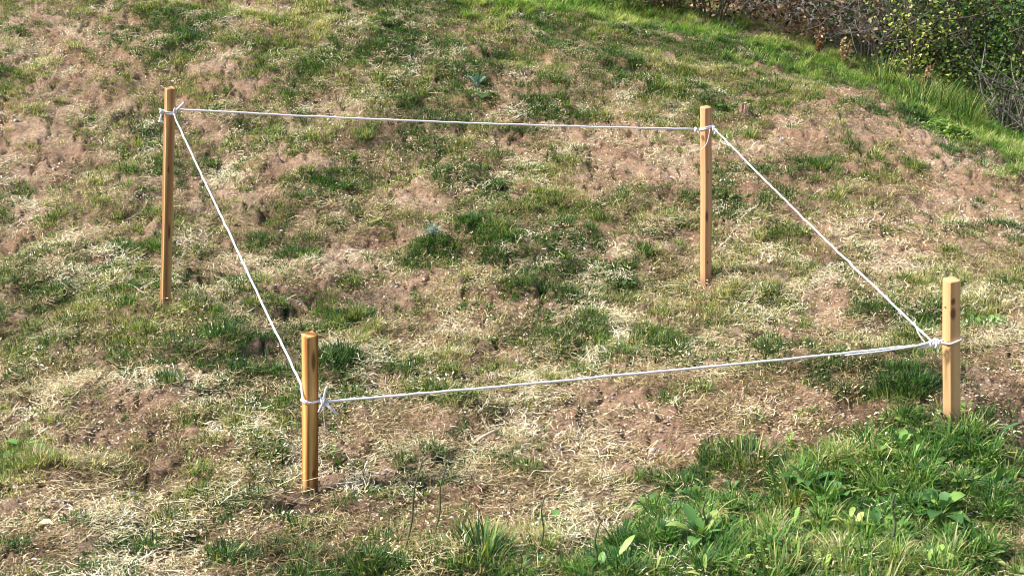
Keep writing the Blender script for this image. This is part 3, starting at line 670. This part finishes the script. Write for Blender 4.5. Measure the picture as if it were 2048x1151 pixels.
# ---------------------------------------------------------------- single plants, sticks and stones on the slope
def grass_tuft(px, py, n_, hgt_, width, dry, label, rad=.03, name='grass_tuft', lean=.8):
    p = on_ground(px, py); mb = MB()
    for _ in range(n_):
        a = U(0, 6.28); r = rad * math.sqrt(U(0, 1))
        dn = mb.n
        blade(mb, (r * math.cos(a), r * math.sin(a), -.01), a + U(-.8, .8), hgt_ * U(.5, 1.15), width * U(.6, 1.2), U(.02, .15 + lean * r / rad), U(.2, 1.3), U(0, 1), 4)
        mb.A.setdefault('dry', []).append(np.full(mb.n - dn, dry + U(-.08, .08)))
    return link(name, mb.mesh(name, M_BLADE), loc=p, label=label, category='grass tuft')
TUFTS = [(770, 472, 90, .075, .004, .22, 'small bright green grass tuft on bare soil left of the central green patch', .035),
 (735, 522, 60, .055, .004, .2, 'tiny green grass tuft on reddish soil left of the silvery plant', .025),
 (490, 378, 70, .07, .005, .3, 'small spiky green grass tuft above the reddish bare patch right of the tallest stake', .035),
 (1500, 912, 240, .14, .005, .2, 'dense dark green grass tuft alone between bare soil and lush corner', .08),
 (1430, 905, 90, .10, .004, .3, 'low grass tuft touching the left side of the dense dark tuft', .06),
 (960, 1128, 260, .17, .006, .12, 'dense dark green grass clump at the bottom edge below the pulled up weed', .06),
 (1285, 1135, 90, .16, .004, .62, 'yellowish green fine grass tuft at the bottom edge', .04),
 (1580, 985, 160, .17, .007, .2, 'arching blue green grass tuft in the lush corner beside broad leaves', .06),
 (1560, 1145, 200, .13, .006, .16, 'dark spiky grass tuft at the very bottom of the lush corner', .08),
 (680, 650, 120, .07, .004, .16, 'dark green low grass tuft just above the top right of the orange stake', .05),
 (1930, 880, 120, .13, .005, .2, 'dark green grass tuft at the foot of the shortest stake, right side', .07),
 (1845, 872, 120, .11, .004, .28, 'mid green grass tuft at the foot of the shortest stake, left side', .08),
 (1800, 800, 140, .09, .004, .22, 'flattened green and brown grass mound left of the shortest stake', .10),
 (330, 1055, 60, .09, .006, .3, 'bright green grass tuft in dry litter below and left of the orange stake', .03),
 (600, 1075, 50, .09, .005, .3, 'small green tuft on dark soil just below the orange stake', .03),
 (445, 1140, 70, .08, .005, .2, 'dark green grass tuft cut by the bottom edge on the left', .05),
 (390, 970, 40, .08, .006, .4, 'thin upright green tuft among straw left of the orange stake', .02),
 (230, 950, 60, .10, .005, .55, 'olive yellow grass tuft on dry litter at the lower left', .04),
 (905, 845, 90, .06, .004, .55, 'brownish green tuft just below the front cord span', .05),
 (1500, 282, 80, .10, .006, .35, 'yellow green bushy tuft right of the top of the pinkish stake', .04),
 (730, 290, 100, .10, .005, .3, 'olive green tuft just below the rear cord span', .05),
 (905, 385, 110, .11, .006, .22, 'green upright tuft on the slope above the central green patch', .06),
 (275, 280, 60, .12, .006, .4, 'yellow green tuft left of the tallest stake below its knot', .04),
 (1745, 312, 80, .10, .006, .42, 'yellow green tuft on the right slope above the middle of the cord', .06)]
for (px, py, n_, h_, w_, dr, lb, rd) in TUFTS: grass_tuft(px, py, int(n_ * .75), h_ * .8, w_, dr + .1, lb, rd * 1.1)

def rosette(px, py, k, ln, wd, dry, label, name='broadleaf_weed', lift=(.1, .7), layers=1, stalk=(.01, .04), mat=None, vein=True):
    p = on_ground(px, py); root = bpy.data.objects.new(name, None); COL.objects.link(root); root.location = p + Vector((0, 0, .012))
    root['label'] = label; root['category'] = 'weed'
    st = MB()
    for q in range(layers):
        a0 = U(0, 6.28)
        for j in range(k):
            mb = MB(); f = 1 - .3 * q; az = a0 + 6.283 * j / k + U(-.3, .3); sk = U(*stalk); lf = U(*lift) + .3 * q; ll = ln * f * U(.7, 1.1)
            leaf(mb, (0, 0, .004 + .006 * q), az, ll, wd * f * U(.8, 1.1), lf, U(0, 1), fold=U(.1, .4), stalk=sk, droop=U(.4, 1.1), dry=dry + U(-.1, .1))
            e = Vector((math.cos(az) * math.cos(lf), math.sin(az) * math.cos(lf), math.sin(lf)))
            tube(st, [Vector((0, 0, -.005)), e * (sk + ll * .1) + Vector((0, 0, .002 + .006 * q))], .0015, 5, bv=.5, dry=dry)
            link('leaf', mb.mesh('leaf', mat or M_BROAD), root)
    link('stalk', st.mesh('stalk', mat or M_BROAD), root)
    return root
ROS = [(968, 203, 5, .11, .085, .35, 'round leaved green weed on the slope above the middle of the rear cord'),
 (1522, 198, 4, .11, .08, .45, 'pale green broad leaf weed nearest the top of the bare soil crest'),
 (1455, 226, 4, .12, .07, .3, 'broad leaf weed just right of the top of the pinkish stake'),
 (1480, 395, 4, .07, .045, .5, 'small pale leafed weed just right of the cord below the pinkish stake'),
 (1620, 965, 9, .13, .045, .35, 'big cluster of long dark green leaves in the lush corner'),
 (1665, 985, 7, .10, .07, .62, 'pale green broad leaf weed beside the arching blue green tuft'),
 (1800, 905, 6, .10, .035, .6, 'bright green weed with upright narrow leaves below the shortest stake'),
 (1760, 1060, 7, .12, .04, .5, 'bright green long leafed weed in the middle of the lush corner'),
 (1880, 1040, 8, .11, .05, .4, 'mid green leafy weed in the lush corner near the right edge'),
 (1400, 1090, 6, .13, .04, .6, 'yellow green long leafed weed at the left of the lush corner'),
 (1640, 1130, 6, .14, .045, .62, 'bright green weed with a tall upright leaf at the bottom edge'),
 (45, 905, 4, .07, .045, .65, 'pale green broad leaf lying flat at the lower left edge'),
 (1255, 560, 5, .07, .03, .35, 'blue green leafy weed right of the central green patch'),
 (935, 605, 8, .055, .022, .3, 'small dark leafed weed below the central green patch'),
 (8, 203, 4, .09, .06, .6, 'bright green leaf at the left edge of the upper slope'),
 (1110, 1040, 4, .07, .03, .6, 'small yellow green weed beside the bottom edge grass clump'),
 (1950, 655, 9, .07, .035, .62, 'bright leafy weed patch just right of the shortest stake'),
 (1985, 665, 8, .07, .03, .55, 'second bright leafy weed further right of the shortest stake')]
for (px, py, k, ln, wd, dr, lb) in ROS: rosette(px, py, k, ln, wd, dr, lb, layers=2 if k >= 6 else 1, lift=(.15, 1.0) if py > 850 and px > 1000 else (.05, .4))
# silvery plant on the central green patch and a thistle on the slope
M_SILVER = leafy('silver_leaf', [(0, (.16, .24, .18)), (1, (.42, .50, .44))], transl=.15, inst=False)
rosette(868, 498, 20, .05, .014, .3, 'silvery grey green plant on the left of the central green patch', 'silver_plant', (.2, 1.0), 3, (.01, .05), M_SILVER)
M_THIS = leafy('thistle_leaf', [(0, (.09, .17, .13)), (1, (.22, .33, .27))], transl=.15, inst=False)
rosette(953, 178, 11, .15, .034, .6, 'blue grey spiky thistle above the round leaved weed', 'thistle', (.6, 1.4), 3, (.01, .05), M_THIS)
# low leafy bush on the crest
def leafy_mound(px, py, rx, h_, n_, ls, dry, label, name='leafy_shrublet', cat='shrub'):
    p = on_ground(px, py); root = bpy.data.objects.new(name, None); COL.objects.link(root); root.location = p; root['label'] = label; root['category'] = cat
    mb = MB(); st = MB()
    for i in range(n_):
        a = U(0, 6.28); r = rx * math.sqrt(U(0, 1)); z = h_ * (1 - (r / rx) ** 2) * U(.25, 1) + .01
        leaf(mb, (r * math.cos(a), r * .7 * math.sin(a), z), U(0, 6.28), ls * U(.7, 1.2), ls * .55, U(-.2, .9), U(0, 1), dry=dry + U(-.15, .15))
        if i % 8 == 0: tube(st, [(r * .3 * math.cos(a), r * .2 * math.sin(a), -.03), (r * math.cos(a), r * .7 * math.sin(a), z)], .002, 4)
    link('foliage', mb.mesh('foliage', M_BROAD), root, kind='stuff'); link('stems', st.mesh('stems', M_GSTEM), root, kind='stuff')
leafy_mound(1880, 258, .24, .13, 420, .045, .72, 'bright yellow green leafy plant on the crest at the right')

# rough stump and sods
def lump(px, py, s, label, name, cat, mat, sq=.6, sink=.3, col_noise=0):
    p = on_ground(px, py); V = []; nu, nv = 16, 9
    ph = U(0, 100)
    for i in range(nv + 1):
        th = math.pi * i / nv
        for j in range(nu):
            a = 2 * math.pi * j / nu; k = 1 + .5 * float(fbm(np.array([math.cos(a) * math.sin(th) + ph]), np.array([math.sin(a) * math.sin(th) + math.cos(th) * .7]), .5, 3, 2)[0])
            V.append((s * k * math.sin(th) * math.cos(a), s * k * .85 * math.sin(th) * math.sin(a), s * sq * k * math.cos(th)))
    Q = [(i * nu + j, i * nu + (j + 1) % nu, (i + 1) * nu + (j + 1) % nu, (i + 1) * nu + j) for i in range(nv) for j in range(nu)]
    Q = [q[::-1] for q in Q]
    me = mesh(name, V, [Q], mat, {'g': np.zeros(len(V)), 'd': np.full(len(V), .1)})
    return link(name, me, loc=p + Vector((0, 0, s * sq * (1 - sink) * .6)), label=label, category=cat)
for (px, py, s, lb) in [(263, 988, .014, 'pale stone in straw at the lower left'), (712, 1000, .012, 'small pale stone beside the pale stick by the sod hole'),
    (458, 150, .02, 'white stone on the upper slope right of the tallest stake'), (400, 28, .022, 'white stone near the top edge on the left'), (915, 100, .02, 'white stone on the upper slope near the top middle'),
    (1018, 326, .022, 'white stone on the slope below the rear cord span'), (214, 362, .018, 'white stone on the slope left of the tallest stake'), (1795, 468, .018, 'pale stone on the bare right slope'),
    (563, 463, .014, 'pale flat stone right of the tallest stake beside the cord')]:
    lump(px, py, s, lb, 'pale_stone', 'stone', M_STONE, .45, .3)
for (px, py, s, lb) in [(1335, 322, .03, 'dark grey clod on the bare pinkish soil patch'), (1060, 612, .035, 'pale soil clod below the central green patch'),
    (290, 915, .03, 'brown clod in dry straw at the lower left'), (1480, 232, .0, ''), (1205, 905, .035, 'brown clod in the bare soil below the front cord')]:
    if s: lump(px, py, s, lb, 'soil_clod', 'clod', M_SOIL, .5, .4)
def stump():
    p = on_ground(1487, 236); mb = MB()
    for i in range(16):
        a = i / 16 * 6.283; r = .04; h_ = U(.02, .07)
        b0 = Vector((math.cos(a) * r, math.sin(a) * r, -.03)); t1 = Vector((math.cos(a) * r * .8, math.sin(a) * r * .8, h_))
        tube(mb, [b0, b0.lerp(t1, .5) + Vector((U(-.005, .005), 0, 0)), t1], [.017, .014, .004], 6)
    link('tree_stump', mb.mesh('tree_stump', M_STUMP), loc=p, label='small splintered brown stump right of the top of the pinkish stake', category='stump')
stump()
# sod torn up next to the orange stake
def sod(px, py, label, rx=.10):
    p = on_ground(px, py); root = bpy.data.objects.new('torn_sod', None); COL.objects.link(root); root.location = p; root['label'] = label; root['category'] = 'sod'
    V = []; nu, nv = 26, 10
    for i in range(nv + 1):
        v_ = i / nv
        for j in range(nu + 1):
            u_ = j / nu; a = math.pi * (u_)
            x_ = -rx * math.cos(a) * (1 + .1 * v_); bk = math.sin(a)
            V.append((x_ + U(-.003, .003), bk * rx * .35 * (1 - v_) - .02 * v_, bk * (.02 + .045 * math.sin(v_ * 2.2)) + U(-.004, .004)))
    Q = [(i * (nu + 1) + j, i * (nu + 1) + j + 1, (i + 1) * (nu + 1) + j + 1, (i + 1) * (nu + 1) + j) for i in range(nv) for j in range(nu)]
    me = mesh('crust', V, [Q], M_SOIL, {'g': np.full(len(V), .4), 'd': np.full(len(V), .45)}); link('crust', me, root)
    mb = MB()
    for _ in range(150):
        a = U(.1, 3.04); x_ = -rx * math.cos(a) * 1.05; n0 = mb.n
        blade(mb, (x_, U(-.02, .03), math.sin(a) * .055), U(0, 6.28), U(.015, .05), .0025, U(.3, 1.6), U(.3, 1.4), U(0, 1), 2); mb.A.setdefault('dry', []).append(np.full(mb.n - n0, U(.5, .8)))
    link('roots', mb.mesh('roots', M_BLADE), root, kind='stuff')
sod(755, 992, 'torn up sod over a dark hollow on the soil right of the orange stake')

def stick(pts_px, rad, label, mat=None, lift=.012, name='stick', cat='stick'):
    pts = []
    for px, py in pts_px:
        p = on_ground(px, py); pts.append(p + Vector((0, 0, lift)))
    o = Vector(pts[0]); mb = MB(); pp = spline([q - o for q in pts], 5); m_ = len(pp)
    tube(mb, pp, [rad * (1 - .5 * i / m_) for i in range(m_)], 6)
    return link(name, mb.mesh(name, mat or M_STICK), loc=o, label=label, category=cat)
STICKS = [([(697, 1006), (708, 994), (722, 978)], .007, 'thick pale stick lying in front of the torn sod'),
 ([(345, 1078), (378, 1098)], .004, 'short straight pale stick in the litter at the bottom left'),
 ([(600, 1085), (640, 1094), (676, 1104)], .0045, 'long pale stick below the orange stake near the bottom edge'),
 ([(955, 1020), (957, 1045)], .004, 'short pale twig standing on soil above the bottom edge clump'),
 ([(10, 1040), (60, 1040), (130, 1030), (150, 1020)], .003, 'long curved pale twig at the lower left edge'),
 ([(650, 1150), (700, 1130), (740, 1115)], .008, 'dark stick at the bottom edge left of the tall stems'),
 ([(232, 520), (300, 528), (370, 520)], .004, 'thin pale stick behind the tallest stake'),
 ([(455, 640), (500, 628), (530, 618)], .004, 'pale forked stick between the tallest stake and the cord'),
 ([(250, 440), (285, 428), (296, 412)], .005, 'white crooked stick just left of the tallest stake'),
 ([(85, 455), (130, 470), (180, 485)], .003, 'long thin straw stem on the left slope'),
 ([(60, 470), (110, 500), (160, 512)], .003, 'second long straw stem below the first at the left edge'),
 ([(205, 560), (260, 575), (300, 600)], .005, 'thick yellow stem running down to the foot of the tallest stake'),
 ([(1640, 790), (1690, 800), (1700, 805)], .004, 'grey twig lying on bare soil left of the shortest stake'),
 ([(1925, 655), (1960, 652), (1990, 655)], .004, 'pale stem crossing behind the shortest stake'),
 ([(930, 705), (960, 700), (990, 704)], .003, 'thin pale stem above the front cord')]
for a_ in STICKS: stick(a_[0], a_[1], a_[2], mat=M_DTWIG if 'dark' in a_[2] else None)
# uprooted weed with white roots lying in front of the cord
def uprooted():
    p = on_ground(960, 895); root = bpy.data.objects.new('uprooted_weed', None); COL.objects.link(root); root.location = p
    root['label'] = 'uprooted pale weed with stringy white roots on the soil below the front cord'; root['category'] = 'weed'
    def g(px, py, l_=.012): return on_ground(px, py) + Vector((0, 0, l_)) - p
    mb = MB(); tube(mb, spline([g(962, 855), g(980, 875), g(990, 892), g(960, 903), g(930, 905)], 6), .006, 6); tube(mb, spline([g(990, 892), g(1000, 883)], 4), .005, 6)
    link('stem', mb.mesh('stem', M_STICK), root)
    for q in ([(940, 908), (930, 920), (905, 945)], [(942, 910), (940, 925), (918, 944)], [(935, 908), (915, 922), (905, 935)]):
        mb = MB(); tube(mb, spline([g(*k) for k in q], 6), [.005] * 5 + [.004] * 4 + [.003] * 4, 5); link('root', mb.mesh('root', M_STICK), root)
    for az in (2.5, 3.4, 4.2):
        mb = MB(); leaf(mb, tuple(g(935, 900, .01)), az, .05, .02, .2, .6, dry=.8); link('leaf', mb.mesh('leaf', M_BROAD), root)
uprooted()
# tall upright stems in front
def tall_stem(px0, py0, px1, py1, rad, label, mat, nl=0, dry=.4, bend=.01):
    p = on_ground(px0, py0); t = at_y(px1, py1, p.y) - p
    root = bpy.data.objects.new('tall_stem', None); COL.objects.link(root); root.location = p; root['label'] = label; root['category'] = 'plant stem'
    path = spline([Vector((0, 0, -.02)), t * .35 + Vector((bend, 0, 0)), t * .7 - Vector((bend * .5, 0, 0)), t], 5); m_ = len(path)
    mb = MB(); tube(mb, path, [rad * (1 - .45 * i / m_) for i in range(m_)], 6); link('stem', mb.mesh('stem', mat), root)
    for i in range(nl):
        q = path[int(m_ * U(.1, .8))]; mb = MB(); leaf(mb, tuple(q), U(0, 6.28), U(.02, .05), .009, U(.3, 1.1), U(0, 1), dry=dry); link('leaf', mb.mesh('leaf', M_BROAD), root)
tall_stem(800, 1118, 846, 918, .0042, 'tall dark green stem with cut top, left of the pair in front', M_GSTEM, 5)
tall_stem(862, 1085, 893, 932, .0038, 'tall dark stem right of the pair in front', M_GSTEM, 5)
tall_stem(835, 1075, 862, 965, .0022, 'thin brown stem between the two tall dark stems', M_RUST, 3, .9)
tall_stem(1076, 1100, 1090, 990, .0035, 'short green stem with pale tip left of the lush corner', M_GSTEM, 3)
tall_stem(1180, 1150, 1200, 1045, .004, 'grey green stem rising at the left of the lush corner', M_GSTEM, 4)
tall_stem(1402, 1080, 1412, 998, .0045, 'grey green arching stem in the left of the lush corner', M_GSTEM, 3)
tall_stem(1780, 1090, 1790, 985, .005, 'tall flat green blade in the middle of the lush corner', M_GSTEM, 4)
tall_stem(1745, 850, 1792, 785, .003, 'thin arching green stem left of the shortest stake', M_GSTEM, 2, .4, .02)
tall_stem(1403, 655, 1392, 570, .0025, 'thin orange stem just left of the foot of the pinkish stake', M_RUST, 0)
# curled dead leaves big enough to see
DL = [(238, 96, .06, 'white curled dead leaf high on the left slope'), (975, 455, .0, ''), (1540, 525, .05, 'pale curled leaf right of the pinkish stake foot'), (1340, 540, .045, 'pale dead leaf left of the pinkish stake foot'),
 (1740, 985, .05, 'round pale leaf in the lush corner'), (110, 1068, .07, 'pale broad dead leaf in the bottom left litter'), (340, 970, .06, 'brown curled leaf in dry litter left of the orange stake'),
 (250, 1035, .04, 'yellow upright dead leaf at the lower left'), (460, 955, .035, 'dark red dead leaf left of the orange stake foot'), (1755, 560, .045, 'crescent shaped pale leaf below the cord on the right'),
 (895, 375, .05, 'pale crumpled leaf on the slope beside the upright tuft'), (1005, 368, .06, 'pale fallen leaf above the central green patch'), (1090, 385, .04, 'small yellow leaf above the central green patch')]
for (px, py, s, lb) in DL:
    if not s: continue
    p = on_ground(px, py); mb = MB(); leaf(mb, (0, 0, .012), U(0, 6.28), s, s * .6, .25, U(.3, 1), fold=.6, droop=.9, dry=.12 if 'red' in lb else (.5 if 'brown' in lb else .8))
    link('dead_leaf', mb.mesh('dead_leaf', M_DEAD), loc=p, label=lb, category='leaf')

# ---------------------------------------------------------------- bushes beyond the crest
def branches(mb, base, d, length, rad, depth, tips, gnarl=.35, kids=(2, 4), up=.1):
    pts = [Vector(base)]; d = Vector(d).normalized(); n_ = 5
    for i in range(n_):
        d = (d + Vector((random.gauss(0, gnarl), random.gauss(0, gnarl), random.gauss(0, gnarl) + up)) * .5).normalized(); pts.append(pts[-1] + d * length / n_)
    tube(mb, pts, [rad * (1 - .6 * i / n_) for i in range(n_ + 1)], 4 if depth < 2 else 5, cap=False)
    tips += pts[2:]
    if depth > 0:
        for _ in range(random.randint(*kids)):
            q = random.randint(1, n_); dd = (d + Vector((random.gauss(0, .8), random.gauss(0, .8), random.gauss(0, .6)))).normalized()
            branches(mb, pts[q], dd, length * U(.5, .8), rad * .55, depth - 1, tips, gnarl, kids, up)
def bleaf(mb, c, s, dry, bv):
    """small curved leaf: four triangles about a rib"""
    u = Vector((random.gauss(0, 1), random.gauss(0, 1), random.gauss(0, .6))).normalized(); v = u.orthogonal().normalized(); v = Quaternion(u, U(0, 6.28)) @ v; n_ = u.cross(v)
    c = Vector(c); V = [c, c + u * s * .5 + v * s * .32 + n_ * s * .1, c + u * s * .5, c + u * s * .5 - v * s * .32 + n_ * s * .1, c + u * s]
    mb.add([tuple(q) for q in V], (), [(0, 2, 1), (0, 3, 2), (2, 4, 1), (2, 3, 4)], dry=dry, bv=bv)
def bush(px, Y, R_, H_, stems, leaves, ls, dry, label, name='leafy_bush', twig=None, depth=2, gnarl=.35, drysp=.12, foliage='foliage', cat='bush', blobs_=0, mat=None, py0=None):
    x_ = (px - CX) / F_PX * Y / CP; z_ = ground_z(x_, Y)
    dp = Y * CP - (z_ - CAM_Z) * SP; print('FOOT', px, round(CY - F_PX * ((z_ - CAM_Z) * CP + Y * SP) / dp), Y, round(z_, 2))
    root = bpy.data.objects.new(name, None); COL.objects.link(root); root.location = (x_, Y, z_); root['label'] = label; root['category'] = cat
    if cat == 'bush': root['group'] = 'bushes along the far edge of the slope'
    tb = MB(); tips = []
    for i in range(stems):
        a = U(0, 6.28); r = R_ * .35 * U(0, 1)
        branches(tb, (r * math.cos(a), r * math.sin(a), -.06), (math.cos(a) * .35, math.sin(a) * .35, 1), H_ * U(.5, .8), .012 * U(.6, 1.3), depth, tips, gnarl)
    link('stems', tb.mesh('stems', twig or M_DTWIG), root, kind='stuff')
    if leaves:
        lb = MB()
        for i in range(leaves):
            t = random.choice(tips); c = t + Vector((random.gauss(0, 1), random.gauss(0, 1), random.gauss(0, 1))) * R_ * .12
            if i % 3 == 0: c = Vector((random.gauss(0, R_ * .5), random.gauss(0, R_ * .5), U(.0, H_ * .5)))
            if c.z < .03: c.z = U(.03, .2)
            bleaf(lb, c, ls * U(.6, 1.3), dry + random.gauss(0, drysp), U(0, 1))
        link(foliage, lb.mesh(foliage, mat or M_BUSH), root, kind='stuff')
    return root
B = bush
B(1230, 11.7, .5, 1.3, 10, 2200, .045, .5, 'low dark green bush at the top edge above the verge, left of the brown bush')
B(1330, 11.7, .5, 1.0, 12, 2200, .04, .45, 'rust brown dying bush at the top edge behind the verge', foliage='dead_foliage', mat=M_DEAD, drysp=.15)
B(1405, 11.6, .45, 1.6, 10, 1500, .035, .35, 'dark green bush between the brown bush and the bare tangle')
B(1460, 12.0, .45, 1.3, 9, 500, .045, .3, 'bare grey shrub with drooping twigs at the left end of the tangle', twig=M_TWIG, gnarl=.7, name='bare_shrub', depth=2, mat=M_DEAD, foliage='dead_foliage', drysp=.15)
B(1540, 12.4, .5, 1.5, 12, 1600, .05, .3, 'tangled bare shrub with brown dead leaves, second from the left', twig=M_TWIG, gnarl=.7, name='bare_shrub', mat=M_DEAD, foliage='dead_foliage', drysp=.2)
B(1620, 12.0, .5, 1.5, 12, 1300, .05, .3, 'tangled bare grey shrub over brown ground, middle of the tangle', twig=M_TWIG, gnarl=.75, name='bare_shrub', mat=M_DEAD, foliage='dead_foliage', drysp=.2)
B(1700, 11.8, .5, 1.6, 12, 700, .04, .4, 'bare grey shrub merging into the leafy green bushes', twig=M_TWIG, gnarl=.7, name='bare_shrub')
B(1800, 10.6, .24, 1.25, 5, 620, .038, .88, 'slim sapling with bright yellow green leaves before the dark bushes', name='sapling', depth=2, drysp=.06, cat='sapling', gnarl=.25)
B(1790, 12.2, .6, 2.0, 16, 6500, .042, .34, 'dark leafy bush directly behind the yellow green sapling')
B(1880, 11.6, .6, 2.1, 16, 6500, .040, .42, 'green leafy bush with pale leaf flecks right of the sapling', drysp=.28)
B(1960, 11.1, .6, 2.0, 16, 6500, .040, .40, 'tall dense green bush second from the right edge', drysp=.2)
B(2050, 10.6, .6, 2.1, 16, 6500, .040, .42, 'green bush cut by the right edge above the thin saplings', drysp=.2)
B(2150, 10.8, .6, 2.1, 10, 2500, .045, .35, 'green bush just past the right edge')
B(1980, 10.2, .3, .8, 16, 500, .03, .4, 'thicket of thin brown upright stems low at the right', name='stem_thicket', depth=1, gnarl=.15, twig=M_TWIG)
B(2040, 10.0, .3, .8, 16, 500, .03, .4, 'second thicket of thin upright stems at the right edge', name='stem_thicket', depth=1, gnarl=.15, twig=M_TWIG)
# rusty dock stalks and long grasses at the bush foot
def dock(px, py, h_, label, mat, dry, n_=4):
    p = on_ground(px, py); root = bpy.data.objects.new('dock_plant', None); COL.objects.link(root); root.location = p; root['label'] = label; root['category'] = 'weed'
    for i in range(n_):
        mb = MB(); a = U(0, 6.28); t = Vector((math.cos(a) * .05, math.sin(a) * .05, h_ * U(.7, 1))); path = spline([Vector((0, 0, -.03)), t * .5 + Vector((U(-.01, .01), 0, 0)), t], 5)
        tube(mb, path, .005, 5); s_ = link('stalk', mb.mesh('stalk', mat), root); lb = MB()
        for q in path[3:]:
            for _ in range(6): bleaf(lb, q, U(.015, .045), dry + U(-.1, .1), U(0, 1))
        link('seed_head', lb.mesh('seed_head', M_DEAD), s_, kind='stuff')
dock(1637, 118, .28, 'rust red dock stalk at the edge of the brown tangle', M_RUST, .35)
dock(1688, 130, .25, 'yellow brown dock stalk right of the rust red one', M_RUST, .75)
dock(1845, 212, .35, 'rust brown stalks in tall grass under the green bushes', M_RUST, .4, 7)
TG = [(1830, 222, 'tall light green grass clump left of the rust brown stalks'), (1880, 235, 'tall light green grass clump right of the rust brown stalks'), (1760, 190, 'tall grass clump under the yellow green sapling'),
      (1930, 255, 'feathery blue green grass clump under the bushes at the right')]
for px, py, lb in TG: grass_tuft(px, py, 160, .34, .006, .27, lb, .14, lean=.5)

# dense wood behind everything: one mass
def wood_mass():
    mb = MB(); n_ = 30000; rng2 = np.random.default_rng(3)
    ang = np.radians(rng2.uniform(1, 52, n_)); r = rng2.uniform(12.9, 16.5, n_)
    X = r * np.sin(ang); Y = r * np.cos(ang); g0 = smooth(X, Y); Z = g0 + rng2.random(n_) ** .8 * (3.2 + 1.2 * vnoise(X, Y, 1.3, 1))
    k = vnoise(X, Z, .5, 2) + vnoise(Y, Z, .35, 3) > -.28; X, Y, Z = X[k], Y[k], Z[k]; m_ = len(X)
    c = np.c_[X, Y, Z]; u = rng2.normal(size=(m_, 3)); u /= np.linalg.norm(u, axis=1)[:, None]; t = rng2.normal(size=(m_, 3)); v = np.cross(u, t); v /= np.linalg.norm(v, axis=1)[:, None]; nn = np.cross(u, v)
    s = rng2.uniform(.05, .12, m_)[:, None]
    V = np.stack([c, c + u * s * .5 + v * s * .34 + nn * s * .1, c + u * s * .5, c + u * s * .5 - v * s * .34 + nn * s * .1, c + u * s], 1).reshape(-1, 3)
    T = (np.arange(m_)[:, None, None] * 5 + np.array([(0, 2, 1), (0, 3, 2), (2, 4, 1), (2, 3, 4)])[None]).reshape(-1, 3)
    dry = np.repeat(np.clip(.28 + rng2.normal(0, .12, m_), 0, .9), 5)
    me = mesh('woodland', V, [T], M_BUSH, {'dry': dry, 'bv': np.repeat(rng2.random(m_), 5)})
    o = link('woodland', me, kind='stuff'); o['label'] = 'dark green woodland undergrowth filling the background'; o['category'] = 'woodland'
wood_mass()
print('BLOBS', len(BG), len(BB), len(BL), len(BV))
